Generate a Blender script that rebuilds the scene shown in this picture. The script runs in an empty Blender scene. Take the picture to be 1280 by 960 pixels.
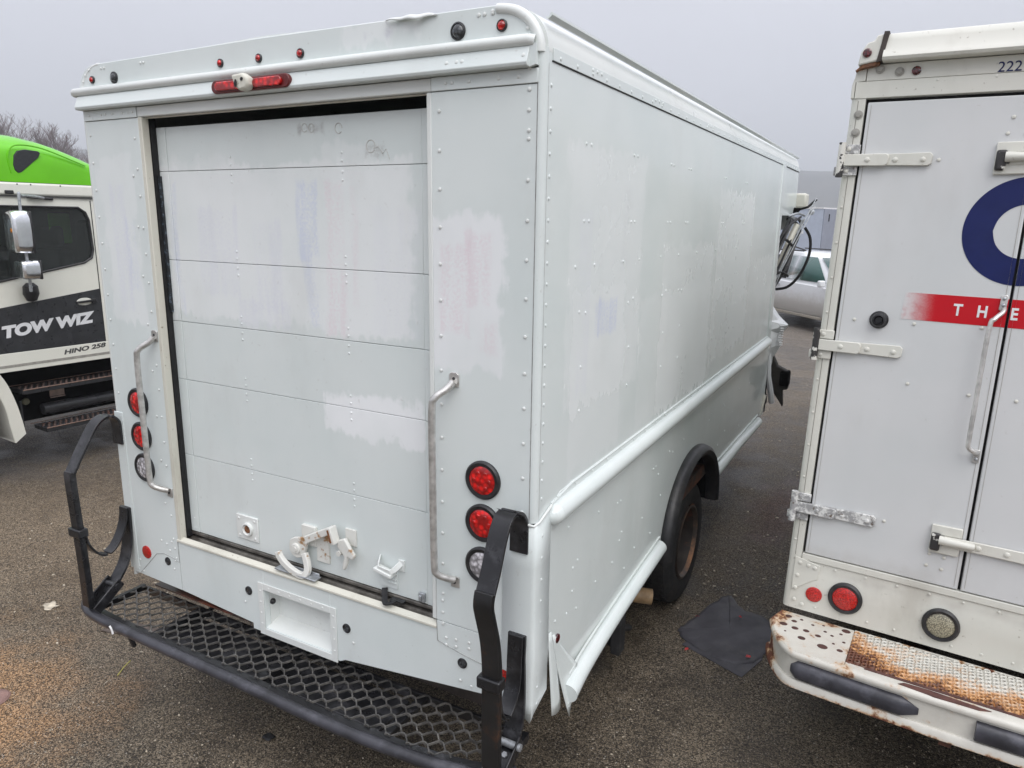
import bpy, math, random
from mathutils import Vector, Matrix
S = bpy.context.scene
COL = S.collection
PI = math.pi
R = math.radians

# ------------------------------------------------------------ camera
cam = bpy.data.cameras.new('camera'); cam_o = bpy.data.objects.new('camera', cam); COL.objects.link(cam_o)
cam.sensor_width = 36; cam.sensor_fit = 'HORIZONTAL'; cam.lens = 902.98/1280*36
cam.clip_start = .05; cam.clip_end = 5000
yaw, pitch, roll = -.500130799, .222588673, .0138542145
fw = Vector((math.sin(yaw)*math.cos(pitch), math.cos(yaw)*math.cos(pitch), -math.sin(pitch)))
rt = Vector((math.cos(yaw), -math.sin(yaw), 0)); up = rt.cross(fw)
r2 = rt*math.cos(roll)+up*math.sin(roll); u2 = -rt*math.sin(roll)+up*math.cos(roll)
cam_o.matrix_world = Matrix(((r2.x, u2.x, -fw.x, 1.04687), (r2.y, u2.y, -fw.y, -2.09808), (r2.z, u2.z, -fw.z, 2.4504), (0, 0, 0, 1)))
S.camera = cam_o
S.view_settings.view_transform = 'Standard'; S.view_settings.look = 'None'
S.view_settings.exposure = 0.53; S.view_settings.gamma = 1
GZ = .035                                     # ground level

# ------------------------------------------------------------ node helper
class NT:
    def __init__(s, tree):
        s.t = tree; s.n = tree.nodes; s.l = tree.links
    def new(s, typ, ins=None, **kw):
        n = s.n.new(typ)
        for k, v in kw.items(): setattr(n, k, v)
        for k, v in (ins or {}).items(): s.set(n, k, v)
        return n
    def set(s, n, k, v):
        i = n.inputs[k]
        if hasattr(v, 'links') or isinstance(v, bpy.types.NodeSocket): s.l.new(v, i)
        else:
            if hasattr(i, 'default_value') and not isinstance(i.default_value, (float, int, bool, str)) and len(i.default_value) == 4 and len(v) == 3: v = (*v, 1)
            i.default_value = v
    def m(s, op, a, b=0.0, c=None, clamp=False):
        n = s.n.new('ShaderNodeMath'); n.operation = op; n.use_clamp = clamp
        s.set(n, 0, a); s.set(n, 1, b)
        if c is not None: s.set(n, 2, c)
        return n.outputs[0]
    def ramp(s, x, a, b, c=0.0, d=1.0):
        n = s.n.new('ShaderNodeMapRange'); n.interpolation_type = 'SMOOTHSTEP'
        s.set(n, 0, x); s.set(n, 1, a); s.set(n, 2, b); s.set(n, 3, c); s.set(n, 4, d)
        return n.outputs[0]
    def mix(s, f, a, b, mode='MIX'):
        n = s.n.new('ShaderNodeMix'); n.data_type = 'RGBA'; n.blend_type = mode
        s.set(n, 'Factor', f) if False else None
        s.set(n, 0, f)
        s.set(n, 6, a); s.set(n, 7, b)
        return n.outputs[2]
    def noise(s, vec, scale, detail=3, rough=.55, sc=(1, 1, 1)):
        if sc != (1, 1, 1):
            mp = s.n.new('ShaderNodeMapping'); mp.inputs['Scale'].default_value = sc; s.l.new(vec, mp.inputs[0]); vec = mp.outputs[0]
        n = s.n.new('ShaderNodeTexNoise'); n.inputs['Scale'].default_value = scale
        n.inputs['Detail'].default_value = detail; n.inputs['Roughness'].default_value = rough
        s.l.new(vec, n.inputs['Vector']); return n.outputs[0]

def mat(name):
    m = bpy.data.materials.new(name); m.use_nodes = True
    t = NT(m.node_tree); b = t.n['Principled BSDF']
    return m, t, b

# ------------------------------------------------------------ sky and sun
SUN_AZ, SUN_EL = R(128), R(50)                # from the right-rear of the camera, veiled by cloud
w = bpy.data.worlds.new('World'); S.world = w; w.use_nodes = True
t = NT(w.node_tree); bg = t.n['Background']
sky = t.new('ShaderNodeTexSky', sky_type='NISHITA', sun_disc=False, sun_elevation=SUN_EL, sun_rotation=SUN_AZ)
tc = t.new('ShaderNodeTexCoord').outputs['Generated']
sep = t.new('ShaderNodeSeparateXYZ'); t.l.new(tc, sep.inputs[0])
up_ = t.m('MAXIMUM', sep.outputs[2], 0.0)
lum = t.m('ADD', t.m('MULTIPLY', t.m('MULTIPLY', up_, up_), 1.7), 1.0)
cl = t.noise(tc, 2.2, 5, .5, (1, 1, 2.5))
lum = t.m('MULTIPLY', lum, t.ramp(cl, .25, .75, .965, 1.03))
grey = t.new('ShaderNodeCombineXYZ', {0: 10.75, 1: 10.9, 2: 11.95}).outputs[0]
vm = t.new('ShaderNodeVectorMath', operation='SCALE'); t.l.new(grey, vm.inputs[0]); t.l.new(lum, vm.inputs['Scale'])
col = t.mix(.12, vm.outputs[0], sky.outputs[0])
t.l.new(col, bg.inputs[0]); bg.inputs[1].default_value = .05
sun = bpy.data.lights.new('sun', 'SUN'); sun.energy = 1.5; sun.angle = R(50); sun.color = (1, .975, .94)
so = bpy.data.objects.new('sun', sun); COL.objects.link(so)
sd = Vector((math.sin(SUN_AZ)*math.cos(SUN_EL), math.cos(SUN_AZ)*math.cos(SUN_EL), math.sin(SUN_EL)))
so.rotation_euler = sd.to_track_quat('Z', 'Y').to_euler(); so.location = (8, -8, 12)

# ------------------------------------------------------------ materials
def objvec(t):
    return t.new('ShaderNodeTexCoord').outputs['Object']
def rectmask(t, sx, sy, r, soft=.01, nz=None, amp=0.0):
    """1 inside the rectangle r=(x0,x1,y0,y1), ragged edge where nz is given"""
    d = t.m('MINIMUM', t.m('MINIMUM', t.m('SUBTRACT', sx, r[0]), t.m('SUBTRACT', r[1], sx)),
            t.m('MINIMUM', t.m('SUBTRACT', sy, r[2]), t.m('SUBTRACT', r[3], sy)))
    if nz is not None: d = t.m('ADD', d, t.m('MULTIPLY', t.m('SUBTRACT', nz, .5), amp))
    return t.ramp(d, 0.0, soft)

def painted(name, col, rough=.3, patches=(), plane='xz', grime=.12, bump=.004, dirt=(.33, .31, .27), lowdirt=None):
    """old enamel paint on sheet metal; patches = overpainted / stained areas with shapes of their own"""
    m, t, b = mat(name); v = objvec(t)
    sep = t.new('ShaderNodeSeparateXYZ'); t.l.new(v, sep.inputs[0])
    ax = {'x': 0, 'y': 1, 'z': 2}
    sx, sy = sep.outputs[ax[plane[0]]], sep.outputs[ax[plane[1]]]
    c = t.mix(t.ramp(t.noise(v, 1.6, 4), .35, .7), (col[0], col[1], col[2]), (col[0]*.93, col[1]*.95, col[2]*.95))
    rg = t.m('ADD', t.m('MULTIPLY', t.noise(v, 5, 4), .14), rough-.07)
    edge = t.noise(v, 9, 5, .6); streak = t.noise(v, 16, 3, .6, (1, 1, .12))
    speck = t.noise(v, 90, 2, .7)
    for (r, pc, st, kind) in patches:
        if kind == 'paint':
            k = t.m('MULTIPLY', rectmask(t, sx, sy, r, .03, t.m('ADD', t.m('MULTIPLY', edge, .55), t.m('MULTIPLY', streak, .5)), .26), t.m('MULTIPLY', t.ramp(t.noise(v, 2.1, 4), .25, .6, .45, 1.0), st))
            rg = t.m('ADD', rg, t.m('MULTIPLY', k, .22))
        elif kind == 'soft':
            k = t.m('MULTIPLY', rectmask(t, sx, sy, r, .12, edge, .2), st)
        else:   # ghost of old lettering, broken up by brush strokes
            k = rectmask(t, sx, sy, r, .03, streak, .09)
            k = t.m('MULTIPLY', k, t.m('MULTIPLY', t.ramp(t.m('ADD', t.m('MULTIPLY', streak, .5), t.m('MULTIPLY', speck, .5)), .38, .62), st))
        c = t.mix(k, c, pc)
    g = t.m('MULTIPLY', t.ramp(t.noise(v, 3.2, 6, .65, (1, 1, .45)), .5, .78), grime)
    g2 = t.m('MULTIPLY', t.ramp(t.noise(v, 55, 3, .6), .66, .74), grime*1.8)
    c = t.mix(t.m('ADD', g, g2, clamp=True), c, dirt)
    # brushed-on streaks
    c = t.mix(t.m('MULTIPLY', t.ramp(streak, .55, .8), .10), c, (col[0]*.8, col[1]*.82, col[2]*.84))
    if lowdirt:
        k = t.ramp(t.m('ADD', sep.outputs[2], t.m('MULTIPLY', t.m('SUBTRACT', edge, .5), .25)), lowdirt[0], lowdirt[1], lowdirt[2], 0.0)
        c = t.mix(k, c, lowdirt[3])
    # wet beads and chips
    wet = t.new('ShaderNodeTexVoronoi', {'Scale': 42.0}); t.l.new(v, wet.inputs['Vector'])
    drop = t.ramp(wet.outputs['Distance'], .10, .0)
    pick = t.ramp(t.noise(v, 23, 1), .58, .62)
    drop = t.m('MULTIPLY', drop, pick)
    t.l.new(c, b.inputs['Base Color']); t.l.new(rg, b.inputs['Roughness'])
    b.inputs['Specular IOR Level'].default_value = .5
    h = t.m('ADD', t.m('MULTIPLY', t.noise(v, 1.3, 2), 1.4), t.m('ADD', t.m('MULTIPLY', t.noise(v, 40, 3), .045), t.m('MULTIPLY', drop, .16)))
    bp = t.new('ShaderNodeBump', {'Strength': .55, 'Distance': bump, 'Height': h})
    t.l.new(bp.outputs[0], b.inputs['Normal'])
    return m

def simple(name, col, rough=.5, metal=0.0, var=.15, bump=0.0, scale=20, dirt=None, dirtamt=.3, spec=.5):
    m, t, b = mat(name); v = objvec(t)
    n = t.noise(v, scale, 4)
    c = t.mix(t.ramp(n, .3, .7), tuple(x*(1-var) for x in col), tuple(min(1, x*(1+var)) for x in col))
    if dirt: c = t.mix(t.m('MULTIPLY', t.ramp(t.noise(v, scale*.4, 6, .7), .5, .68), dirtamt), c, dirt)
    t.l.new(c, b.inputs['Base Color']); b.inputs['Metallic'].default_value = metal
    t.l.new(t.m('ADD', t.m('MULTIPLY', t.noise(v, scale*1.7, 3), .2), rough-.1), b.inputs['Roughness'])
    b.inputs['Specular IOR Level'].default_value = spec
    if bump:
        bp = t.new('ShaderNodeBump', {'Strength': .6, 'Distance': bump, 'Height': t.noise(v, scale*4, 4)})
        t.l.new(bp.outputs[0], b.inputs['Normal'])
    return m

WH = (.70, .745, .735); WP = (.785, .812, .812)
BLU = (.56, .61, .77); PNK = (.74, .60, .65); LIL = (.67, .68, .77)
M = {}
M['rear'] = painted('white enamel rear sheet', WH, .36, [
    ((-2.27, -2.02, 1.95, 2.72), WP, .75, 'paint'), ((-2.22, -2.08, 2.0, 2.6), LIL, .5, 'ghost'), ((-2.12, -2.03, 2.1, 2.45), BLU, .4, 'ghost'),
    ((-.44, -.13, 1.93, 2.47), (.80, .82, .83), 1.0, 'paint'), ((-.40, -.27, 2.05, 2.38), PNK, .5, 'ghost'), ((-.30, -.17, 2.15, 2.42), PNK, .42, 'ghost'), ((-.25, -.15, 1.99, 2.12), PNK, .4, 'ghost'),
    ((-.8, -.45, 3.03, 3.11), WP, .7, 'paint'), ((-.70, -.56, 3.045, 3.075), (.5, .5, .58), .55, 'ghost')], 'xz', .14)
M['door'] = painted('white enamel door', WH, .36, [
    ((-1.9, -.55, 2.0, 2.66), WP, 1.0, 'paint'), ((-1.9, -1.5, 2.0, 2.70), WP, .5, 'paint'), ((-.98, -.7, 2.0, 2.72), WP, .6, 'paint'),
    ((-1.12, -.99, 2.28, 2.60), BLU, .55, 'ghost'), ((-1.09, -1.0, 2.0, 2.3), BLU, .4, 'ghost'), ((-.99, -.86, 1.98, 2.60), PNK, .42, 'ghost'), ((-.86, -.8, 2.1, 2.58), PNK, .3, 'ghost'),
    ((-1.72, -1.45, 2.1, 2.5), LIL, .38, 'ghost'), ((-1.40, -1.2, 2.05, 2.45), LIL, .4, 'ghost'), ((-1.5, -1.15, 1.98, 2.12), LIL, .35, 'ghost'), ((-1.88, -1.83, 2.0, 2.6), BLU, .5, 'ghost'),
    ((-1.03, -.5, 1.58, 1.76), (.84, .86, .87), 1.0, 'paint'), ((-.75, -.5, 2.0, 2.5), LIL, .2, 'ghost'),
    ((-1.1, -.96, 2.76, 2.80), (.30, .29, .28), .6, 'ghost'), ((-.77, -.66, 2.66, 2.72), (.32, .31, .29), .5, 'ghost'), ((-1.6, -.5, .90, .99), (.52, .50, .46), .3, 'soft')], 'xz', .12)
M['side'] = painted('white enamel side sheet', (.71, .755, .745), .15, [
    ((.20, 1.0, 1.75, 2.72), WP, .55, 'paint'), ((.25, .8, 1.5, 2.2), WP, .4, 'paint'), ((1.3, 2.3, 1.5, 2.35), WP, .6, 'paint'),
    ((2.35, 3.4, 1.6, 2.66), WP, .7, 'paint'), ((1.0, 2.4, 1.5, 2.12), WP, .5, 'paint'), ((.45, .72, 2.0, 2.16), BLU, .65, 'ghost'), ((.3, .42, 1.8, 2.5), LIL, .25, 'ghost'),
    ((3.4, 4.4, 1.55, 2.2), WP, .5, 'paint'), ((.72, .86, 2.25, 2.6), (.5, .52, .55), .2, 'ghost')], 'yz', .08, bump=.006)
M['low'] = painted('white enamel lower side', (.70, .745, .73), .13, [], 'yz', .12, bump=.007, lowdirt=(.55, .85, .16, (.45, .44, .40)))
M['trim'] = painted('white enamel trim', (.74, .76, .74), .3, [], 'xz', .18, bump=.002)
M['worn'] = painted('worn yellowed white paint', (.66, .64, .56), .45, [], 'xz', .4, bump=.002, dirt=(.22, .17, .11))
M['rv'] = painted('old warm white fibre panel', (.615, .62, .62), .42, [
    ((.0, .62, .2, .34), (.42, .41, .38), .4, 'soft'), ((.0, 2.4, -.02, .06), (.45, .43, .39), .5, 'soft'), ((.08, 2.4, .16, .26), (.4, .39, .37), .4, 'soft')], 'xz', .16)
M['rvf'] = painted('aged cream white frame paint', (.66, .65, .59), .42, [
    ((.0, 2.4, .15, .25), (.36, .34, .31), .5, 'soft'), ((-.05, .09, 0, 2.3), (.55, .53, .46), .3, 'soft')], 'xz', .4, dirt=(.30, .27, .22))
M['seamd'] = simple('grey sealant seam', (.30, .30, .29), .7, 0, .3, 0, 30)
M['truck'] = painted('cream white cab paint', (.74, .735, .66), .22, [], 'yz', .12, bump=.002)
M['suvp'] = painted('white car paint', (.74, .75, .76), .2, [], 'yz', .1, bump=.001, lowdirt=(.55, 1.0, .6, (.36, .32, .26)))
M['black'] = simple('black powder coat', (.012, .012, .014), .3, 0, .3, .0002, 14, (.075, .075, .082), .6)
M['blackrust'] = simple('black coat chipped to rust', (.013, .013, .014), .35, 0, .3, .0004, 11, (.22, .09, .035), .42)
M['rubber'] = simple('black rubber', (.016, .016, .018), .42, 0, .3, .001, 30, (.06, .055, .05), .4)
M['pad'] = simple('scuffed grey rubber pad', (.045, .045, .055), .42, 0, .35, .0015, 14, (.12, .12, .14), .55)
M['tyre'] = simple('tyre rubber', (.02, .02, .021), .75, 0, .3, .002, 30, (.06, .05, .04), .5)
M['seal'] = simple('black door seal', (.008, .008, .009), .7, 0, .4, .001, 60, (.35, .45, .6), .0)
M['sealw'] = simple('scuffed door seal', (.01, .012, .016), .6, 0, .4, .001, 90, (.30, .40, .52), .6)
M['dark'] = simple('dark void interior', (.005, .005, .005), .95, 0, .2, spec=.1)  # near-black so interiors read as unlit, shade set by colour
M['steel'] = simple('brushed stainless steel', (.60, .59, .57), .42, .75, .2, .0006, 30, (.2, .18, .15), .3)
M['galv'] = simple('dull zinc', (.40, .42, .44), .45, .6, .2, .0008, 40, (.15, .13, .1), .3)
M['chrome'] = simple('chrome', (.85, .86, .88), .2, 1, .05)
M['frame'] = simple('rusty chassis steel', (.045, .035, .03), .7, 0, .4, .002, 8, (.22, .07, .03), .7)
M['rust'] = simple('rust', (.20, .085, .035), .8, 0, .45, .002, 22, (.06, .03, .02), .7)
M['rustplate'] = simple('wet rusty plate', (.07, .05, .04), .35, 0, .5, .0015, 5, (.34, .09, .045), .8)
M['tan'] = simple('tan pipe', (.36, .24, .13), .6, 0, .25, .001, 14, (.5, .42, .33), .4)
M['sill'] = simple('dirty aluminium sill', (.15, .14, .125), .5, .3, .4, .001, 16, (.05, .04, .03), .8)
M['green'] = simple('lime green paint', (.135, .52, .004), .22, 0, .05, 0, 3)
M['sticker'] = simple('black vinyl', (.03, .031, .034), .3, 0, .2, .0004, 12, (.075, .07, .065), .12)
M['letter'] = simple('silver white vinyl', (.72, .73, .74), .4, 0, .04)
M['letterd'] = simple('dark outline vinyl', (.06, .06, .06), .4, 0, .1)
M['navy'] = simple('navy vinyl', (.006, .012, .085), .42, 0, .12, .0003, 10, (.015, .025, .11), .3, spec=.3)
M['mat'] = simple('grey rubber mat', (.075, .072, .082), .6, 0, .25, .003, 6, (.17, .16, .15), .55)
M['mud'] = simple('black mud flap', (.02, .02, .022), .6, 0, .3, .002, 10, (.25, .25, .24), .25)
M['bark'] = simple('bare bark', (.10, .080, .070), .9, 0, .3)
M['bark2'] = simple('reddish bare twigs', (.13, .085, .085), .9, 0, .3)
M['fold'] = simple('trailer sheet', (.44, .49, .58), .5, 0, .05, 0, 3)
M['fold_shaded'] = simple('trailer sheet shaded end', (.26, .28, .34), .5, 0, .05, 0, 3)  # darker copy of the side sheet, shade of the end put into the colour
M['wood'] = simple('pale splinters', (.52, .46, .36), .7, 0, .3)
M['pink'] = simple('pink plastic shards', (.55, .07, .07), .4, 0, .3)
M['leaf'] = simple('yellow straw', (.42, .38, .10), .6)
M['white'] = simple('white scrap', (.75, .75, .75), .5)
M['seat'] = simple('dark seat fabric', (.03, .032, .034), .8)

def lens(name, col, scale=70, rough=.12):
    m, t, b = mat(name); v = objvec(t)
    vo = t.new('ShaderNodeTexVoronoi', {'Scale': float(scale)}); t.l.new(v, vo.inputs['Vector'])
    c = t.mix(t.ramp(vo.outputs['Distance'], .1, .7), tuple(min(1, x*1.5) for x in col), tuple(x*.45 for x in col))
    t.l.new(c, b.inputs['Base Color']); b.inputs['Roughness'].default_value = rough
    b.inputs['Coat Weight'].default_value = .6; b.inputs['Coat Roughness'].default_value = .05
    bp = t.new('ShaderNodeBump', {'Strength': .5, 'Distance': .003, 'Height': vo.outputs['Distance']}); t.l.new(bp.outputs[0], b.inputs['Normal'])
    return m
M['red'] = lens('red lamp lens', (.62, .006, .006), 45)
M['redflat'] = lens('red reflector', (.60, .012, .008), 260, .25)
M['clear'] = lens('clear lamp lens', (.50, .48, .50), 60)
M['amberclear'] = lens('old clear lamp lens', (.36, .335, .24), 230, .3)
M['dred'] = lens('dark red marker', (.10, .012, .014), 90)
M['grey'] = lens('smoked grey marker', (.05, .055, .06), 90)

def glassm(name, tint, tr):
    m, t, b = mat(name)
    b.inputs['Base Color'].default_value = (*tint, 1); b.inputs['Roughness'].default_value = .04
    tp = t.new('ShaderNodeBsdfTransparent', {'Color': (*tint, 1)})
    fr = t.new('ShaderNodeFresnel', {'IOR': 1.5})
    gl = t.new('ShaderNodeBsdfGlossy', {'Roughness': .03})
    a = t.new('ShaderNodeMixShader'); t.set(a, 0, tr); t.l.new(b.outputs[0], a.inputs[1]); t.l.new(tp.outputs[0], a.inputs[2])
    c = t.new('ShaderNodeMixShader'); t.l.new(fr.outputs[0], c.inputs[0]); t.l.new(a.outputs[0], c.inputs[1]); t.l.new(gl.outputs[0], c.inputs[2])
    t.l.new(c.outputs[0], t.n['Material Output'].inputs[0])
    return m
M['glass'] = glassm('dark cab glass', (.36, .40, .39), .93)
M['cglass'] = glassm('green tinted glass', (.12, .28, .25), .6)

def rustbumper():
    m, t, b = mat('rust stained white steel'); v = objvec(t)
    sep = t.new('ShaderNodeSeparateXYZ'); t.l.new(v, sep.inputs[0])
    n1 = t.noise(v, 7, 6, .65); n2 = t.noise(v, 30, 5, .7)
    base = t.mix(t.ramp(n1, .3, .7), (.62, .60, .54), (.52, .50, .45))
    # rust grows near the step grating, the end cap and the lower lip
    zone = t.m('MAXIMUM', rectmask(t, sep.outputs[0], sep.outputs[1], (.27, 2.2, -.31, -.0), .12, n1, .3),
               t.m('MAXIMUM', t.ramp(sep.outputs[0], .10, -.03), t.ramp(sep.outputs[2], -.15, -.185)))
    k = t.ramp(t.m('ADD', t.m('MULTIPLY', n1, .6), t.m('ADD', t.m('MULTIPLY', n2, .4), t.m('MULTIPLY', zone, .16))), .57, .66)
    halo = t.ramp(t.m('ADD', t.m('MULTIPLY', n1, .7), t.m('ADD', t.m('MULTIPLY', n2, .25), t.m('MULTIPLY', zone, .17))), .50, .66)
    c = t.mix(halo, base, (.62, .33, .10))
    c = t.mix(k, c, (.13, .045, .025))
    t.l.new(c, b.inputs['Base Color']); t.l.new(t.ramp(k, 0, 1, .38, .85), b.inputs['Roughness'])
    bp = t.new('ShaderNodeBump', {'Strength': .7, 'Distance': .002, 'Height': t.m('ADD', n2, t.m('MULTIPLY', k, -.6))}); t.l.new(bp.outputs[0], b.inputs['Normal'])
    return m
M['bump'] = rustbumper()
def treadmat():
    m, t, b = mat('cream tread plate with rust'); v = objvec(t)
    sep = t.new('ShaderNodeSeparateXYZ'); t.l.new(v, sep.inputs[0])
    n1 = t.noise(v, 6, 5, .6); n2 = t.noise(v, 45, 4, .7)
    fr = t.ramp(sep.outputs[1], -.02, -.34, 0.0, .22); lf = t.ramp(sep.outputs[0], .46, .32, 0.0, .16)
    x = t.m('ADD', t.m('ADD', t.m('MULTIPLY', n1, .55), t.m('MULTIPLY', n2, .45)), t.m('ADD', fr, lf))
    c = t.mix(t.ramp(x, .55, .72), (.60, .585, .53), (.58, .29, .10))
    c = t.mix(t.ramp(x, .68, .78), c, (.13, .045, .025))
    c = t.mix(t.m('MULTIPLY', t.ramp(n2, .5, .7), .35), c, (.3, .27, .22))
    t.l.new(c, b.inputs['Base Color']); b.inputs['Roughness'].default_value = .55
    return m
M['treadm'] = treadmat()
def oldhinge():
    m, t, b = mat('weathered hinge metal'); v = objvec(t)
    k = t.ramp(t.noise(v, 38, 5, .7), .42, .56)
    c = t.mix(k, (.66, .66, .64), (.30, .30, .30))
    k2 = t.ramp(t.noise(v, 22, 5, .7), .58, .64)
    c = t.mix(k2, c, (.10, .07, .05)); t.l.new(c, b.inputs['Base Color']); b.inputs['Roughness'].default_value = .55
    return m
M['oldhinge'] = oldhinge()
def chipped():
    m, t, b = mat('cream paint chipped to black'); v = objvec(t)
    k = t.ramp(t.noise(v, 17, 4, .6), .43, .46)
    c = t.mix(k, (.64, .63, .58), (.03, .028, .028)); t.l.new(c, b.inputs['Base Color']); b.inputs['Roughness'].default_value = .5
    return m
M['chip'] = chipped()
def latchm():
    m, t, b = mat('white latch paint with rust edges'); v = objvec(t)
    k = t.ramp(t.noise(v, 14, 4, .6), .60, .68)
    c = t.mix(k, (.70, .70, .66), (.35, .20, .09)); t.l.new(c, b.inputs['Base Color']); b.inputs['Roughness'].default_value = .4
    return m
M['latch'] = latchm()
def fade():
    m, t, b = mat('red stripe vinyl fading out at its left end'); v = objvec(t)
    sep = t.new('ShaderNodeSeparateXYZ'); t.l.new(v, sep.inputs[0])
    dots = t.new('ShaderNodeTexVoronoi', {'Scale': 170.0}); t.l.new(v, dots.inputs['Vector'])
    k = t.ramp(t.m('ADD', sep.outputs[0], t.m('MULTIPLY', t.m('SUBTRACT', dots.outputs['Distance'], .4), .012)), .295, .42)
    c = t.mix(k, (.62, .62, .62), (.50, .004, .012)); c = t.mix(t.m('MULTIPLY', t.ramp(t.noise(v, 30, 4), .45, .7), .3), c, (.44, .006, .016)); b.inputs['Specular IOR Level'].default_value = .28
    t.l.new(c, b.inputs['Base Color']); b.inputs['Roughness'].default_value = .42
    return m
M['stripe'] = fade()
def groundm():
    m, t, b = mat('wet gritty asphalt'); v = objvec(t)
    sep = t.new('ShaderNodeSeparateXYZ'); t.l.new(v, sep.inputs[0])
    big = t.noise(v, .45, 5, .6); mid = t.noise(v, 3.5, 6, .65); fine = t.noise(v, 95, 3, .75); fine2 = t.noise(v, 260, 2, .8)
    c = t.mix(t.ramp(mid, .3, .72), (.068, .054, .038), (.136, .110, .078))
    c = t.mix(t.m('MULTIPLY', t.ramp(big, .46, .60), .6), c, (.165, .135, .098)); c = t.mix(t.m('MULTIPLY', t.ramp(big, .42, .34), .55), c, (.045, .038, .030))
    # brown silt washed over the tarmac left of the van and under the camera
    dx = t.m('MULTIPLY', t.m('ADD', sep.outputs[0], 3.0), .62); dy = t.m('MULTIPLY', t.m('ADD', sep.outputs[1], .75), .85)
    d = t.m('SQRT', t.m('ADD', t.m('MULTIPLY', dx, dx), t.m('MULTIPLY', dy, dy)))
    silt = t.ramp(t.m('ADD', d, t.m('MULTIPLY', t.m('SUBTRACT', mid, .5), .9)), .75, .15)
    c = t.mix(t.m('MULTIPLY', silt, .8), c, (.36, .20, .09))
    dx = t.m('MULTIPLY', t.m('ADD', sep.outputs[0], 4.3), .3); dy = t.m('MULTIPLY', t.m('SUBTRACT', sep.outputs[1], .8), .5)
    d = t.m('SQRT', t.m('ADD', t.m('MULTIPLY', dx, dx), t.m('MULTIPLY', dy, dy)))
    silt2 = t.ramp(t.m('ADD', d, t.m('MULTIPLY', t.m('SUBTRACT', mid, .5), .9)), 1.0, .1)
    c = t.mix(t.m('MULTIPLY', silt2, .45), c, (.22, .16, .10))
    # far lot is drier and paler
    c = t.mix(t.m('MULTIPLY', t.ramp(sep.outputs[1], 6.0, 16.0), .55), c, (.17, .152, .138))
    # red rust stain between the vans
    dx = t.m('MULTIPLY', t.m('SUBTRACT', sep.outputs[0], .28), 3.2); dy = t.m('SUBTRACT', sep.outputs[1], 4.2)
    d = t.m('SQRT', t.m('ADD', t.m('MULTIPLY', dx, dx), t.m('MULTIPLY', dy, dy)))
    c = t.mix(t.m('MULTIPLY', t.ramp(t.m('ADD', d, t.m('MULTIPLY', t.m('SUBTRACT', mid, .5), 2.0)), 1.1, .3), .45), c, (.10, .03, .022))
    def stones(sc, seedv):
        mp = t.new('ShaderNodeMapping'); mp.inputs['Location'].default_value = seedv; t.l.new(v, mp.inputs[0])
        vo = t.new('ShaderNodeTexVoronoi', {'Scale': float(sc)}); t.l.new(mp.outputs[0], vo.inputs['Vector'])
        sp = t.new('ShaderNodeSeparateXYZ'); t.l.new(vo.outputs['Color'], sp.inputs[0]); return vo.outputs['Distance'], sp.outputs[0], sp.outputs[1]
    d1, r1, q1 = stones(190, (0, 0, 0)); d2, r2_, q2 = stones(85, (3.1, 1.7, .4))
    # every grain has its own brightness, pits between them stay dark
    k1 = t.ramp(t.m('ADD', t.m('MULTIPLY', r1, .7), t.m('MULTIPLY', fine, .5)), .25, .95, .22, 1.95)
    vm = t.new('ShaderNodeVectorMath', operation='SCALE'); t.l.new(c, vm.inputs[0]); t.l.new(k1, vm.inputs['Scale']); c = vm.outputs[0]
    pale = t.m('MULTIPLY', t.ramp(r1, .86, .93), t.ramp(d1, .5, .25)); c = t.mix(t.m('MULTIPLY', pale, .75), c, (.46, .41, .34))
    pit = t.ramp(q1, .16, .06); c = t.mix(t.m('MULTIPLY', pit, .8), c, (.014, .012, .010))
    big2 = t.m('MULTIPLY', t.ramp(r2_, .955, .985), t.ramp(d2, .45, .2)); c = t.mix(t.m('MULTIPLY', big2, .8), c, (.42, .39, .34))
    t.l.new(c, b.inputs['Base Color'])
    rg = t.ramp(t.m('ADD', t.m('MULTIPLY', mid, .5), t.m('MULTIPLY', big, .5)), .38, .62, .34, .75)
    t.l.new(rg, b.inputs['Roughness']); b.inputs['Specular IOR Level'].default_value = .35
    h = t.m('ADD', t.m('MULTIPLY', fine, .8), t.m('ADD', t.m('MULTIPLY', r1, .6), t.m('MULTIPLY', mid, 2.0)))
    bp = t.new('ShaderNodeBump', {'Strength': .9, 'Distance': .008, 'Height': h}); t.l.new(bp.outputs[0], b.inputs['Normal'])
    return m
M['ground'] = groundm()
def hillm():
    m, t, b = mat('wooded hillside'); v = objvec(t)
    c = t.mix(t.ramp(t.noise(v, .02, 6, .7), .35, .65), (.035, .038, .032), (.075, .068, .055))
    t.l.new(c, b.inputs['Base Color']); b.inputs['Roughness'].default_value = .95
    return m
M['hill'] = hillm()

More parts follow.
